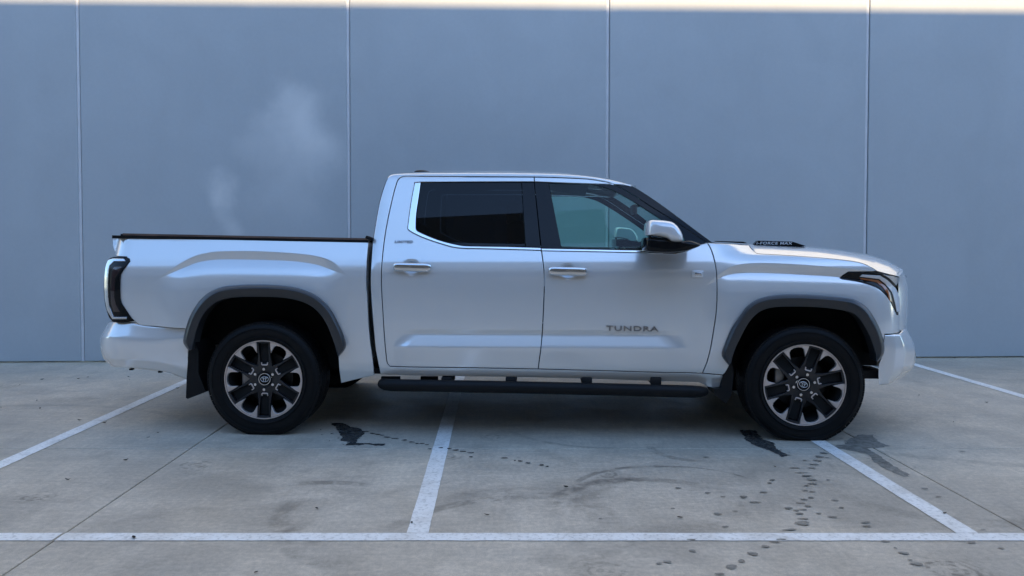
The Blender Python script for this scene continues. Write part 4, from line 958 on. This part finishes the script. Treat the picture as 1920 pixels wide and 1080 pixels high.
for t in (0, 2.3, -2.3): tube('wheel_spoke', [(0, 0, 0), (.18 * math.cos(t + math.pi), .18 * math.sin(t + math.pi), 0)], .014, 'leather', sw)
tube('column', [(0, 0, 0), (0, 0, -.25)], .04, 'leather', sw)
mx_, mz_ = P(1188, 393, 1.0)
rm = rbox('rear_view_mirror', (mx_, 1.0, mz_), (.03, .24, .075), .012, 'black_plastic', T_); tube('mirror_stalk', [(mx_ + .01, 1.0, mz_ + .02), (mx_ + .08, 1.0, mz_ + .05)], .012, 'black_plastic', rm)
rows = [[(x, y, z - .025 + .05 * (1 - ((y - 1) / .72) ** 2)) for y in np.linspace(.28, 1.72, 12)] for x, z in ((.98, 1.80), (1.5, 1.83), (2.0, 1.82), (2.3, 1.77))]
grid('headliner', rows, 'headliner', T_)

for o in MIRROR: copy_tree(o, T_)

# ------------------------------------------------------------------ leaves and grit on the concrete
LV = [(33, 678.5), (107, 678.5), (137, 678), (158, 677.5), (79, 712), (147, 711), (165, 708), (37, 722), (69, 752), (75, 767), (149, 789), (278, 821), (296, 812), (236, 864), (127, 901), (251, 1010), (196, 794), (241, 707), (243, 713), (333, 729), (1061, 914.6), (913, 967), (772, 981.5), (1723, 742), (1850, 755.5), (1788, 792), (1453, 876), (1275, 972), (1771, 964), (1888, 671), (1790, 672), (2, 765), (480, 1075), (594, 955)]
for px, py in LV:
    x, y = G(px, py); L_ = random.uniform(.016, .034); wd = L_ * random.uniform(.35, .6); n = 7; V = []; cu = random.uniform(.15, .5)
    for k in range(n):
        t = k / (n - 1); hw = wd * math.sin(math.pi * (t * .92 + .04)) ** .7 * .5; lift = .003 + L_ * cu * (abs(t - .5) * 2) ** 2 * .6
        V += [(L_ * (t - .5), -hw, lift + hw * .5), (L_ * (t - .5), 0, lift), (L_ * (t - .5), hw, lift + hw * .7)]
    Fc = [(3 * k + j, 3 * k + j + 1, 3 * k + j + 4, 3 * k + j + 3) for k in range(n - 1) for j in (0, 1)]
    V += [(L_ * .5, -.001, V[-2][2]), (L_ * .85, 0, .003), (L_ * .5, .001, V[-2][2])]; m_ = len(V); Fc.append((m_ - 3, m_ - 2, m_ - 1))
    o = mesh('dry_leaf', V, Fc, 'leaf_brown', smooth=True, loc=(x, y, .001)); o.rotation_euler = (0, 0, random.uniform(0, 6.28))
    if py < 682: lb, gr = 'small dark dry leaf caught at the foot of the wall', 'dry leaves along the wall'
    elif (px, py) == (251, 1010): lb, gr = 'small curled dry leaf lying on the long painted line', None
    elif (px, py) == (772, 981.5): lb, gr = 'tiny dry leaf on the bay line that runs under the truck', None
    elif px < 345 and py < 800: lb, gr = 'small curled dry leaf on the concrete behind the truck rear bumper', 'dry leaves behind the truck'
    elif px < 345: lb, gr = 'small curled dry leaf on the concrete beside the rear wheel bay', 'dry leaves near the rear wheel'
    elif px > 1700 and py < 800: lb, gr = 'small dry leaf on the concrete ahead of the front bumper', 'dry leaves ahead of the truck'
    elif px > 1200: lb, gr = 'small dry leaf among the damp drip spots near the front wheel', 'dry leaves among the drips'
    else: lb, gr = 'small curled dry leaf on the open concrete alongside the running board', 'dry leaves beside the truck'
    tag(o, lb, 'leaf', gr)
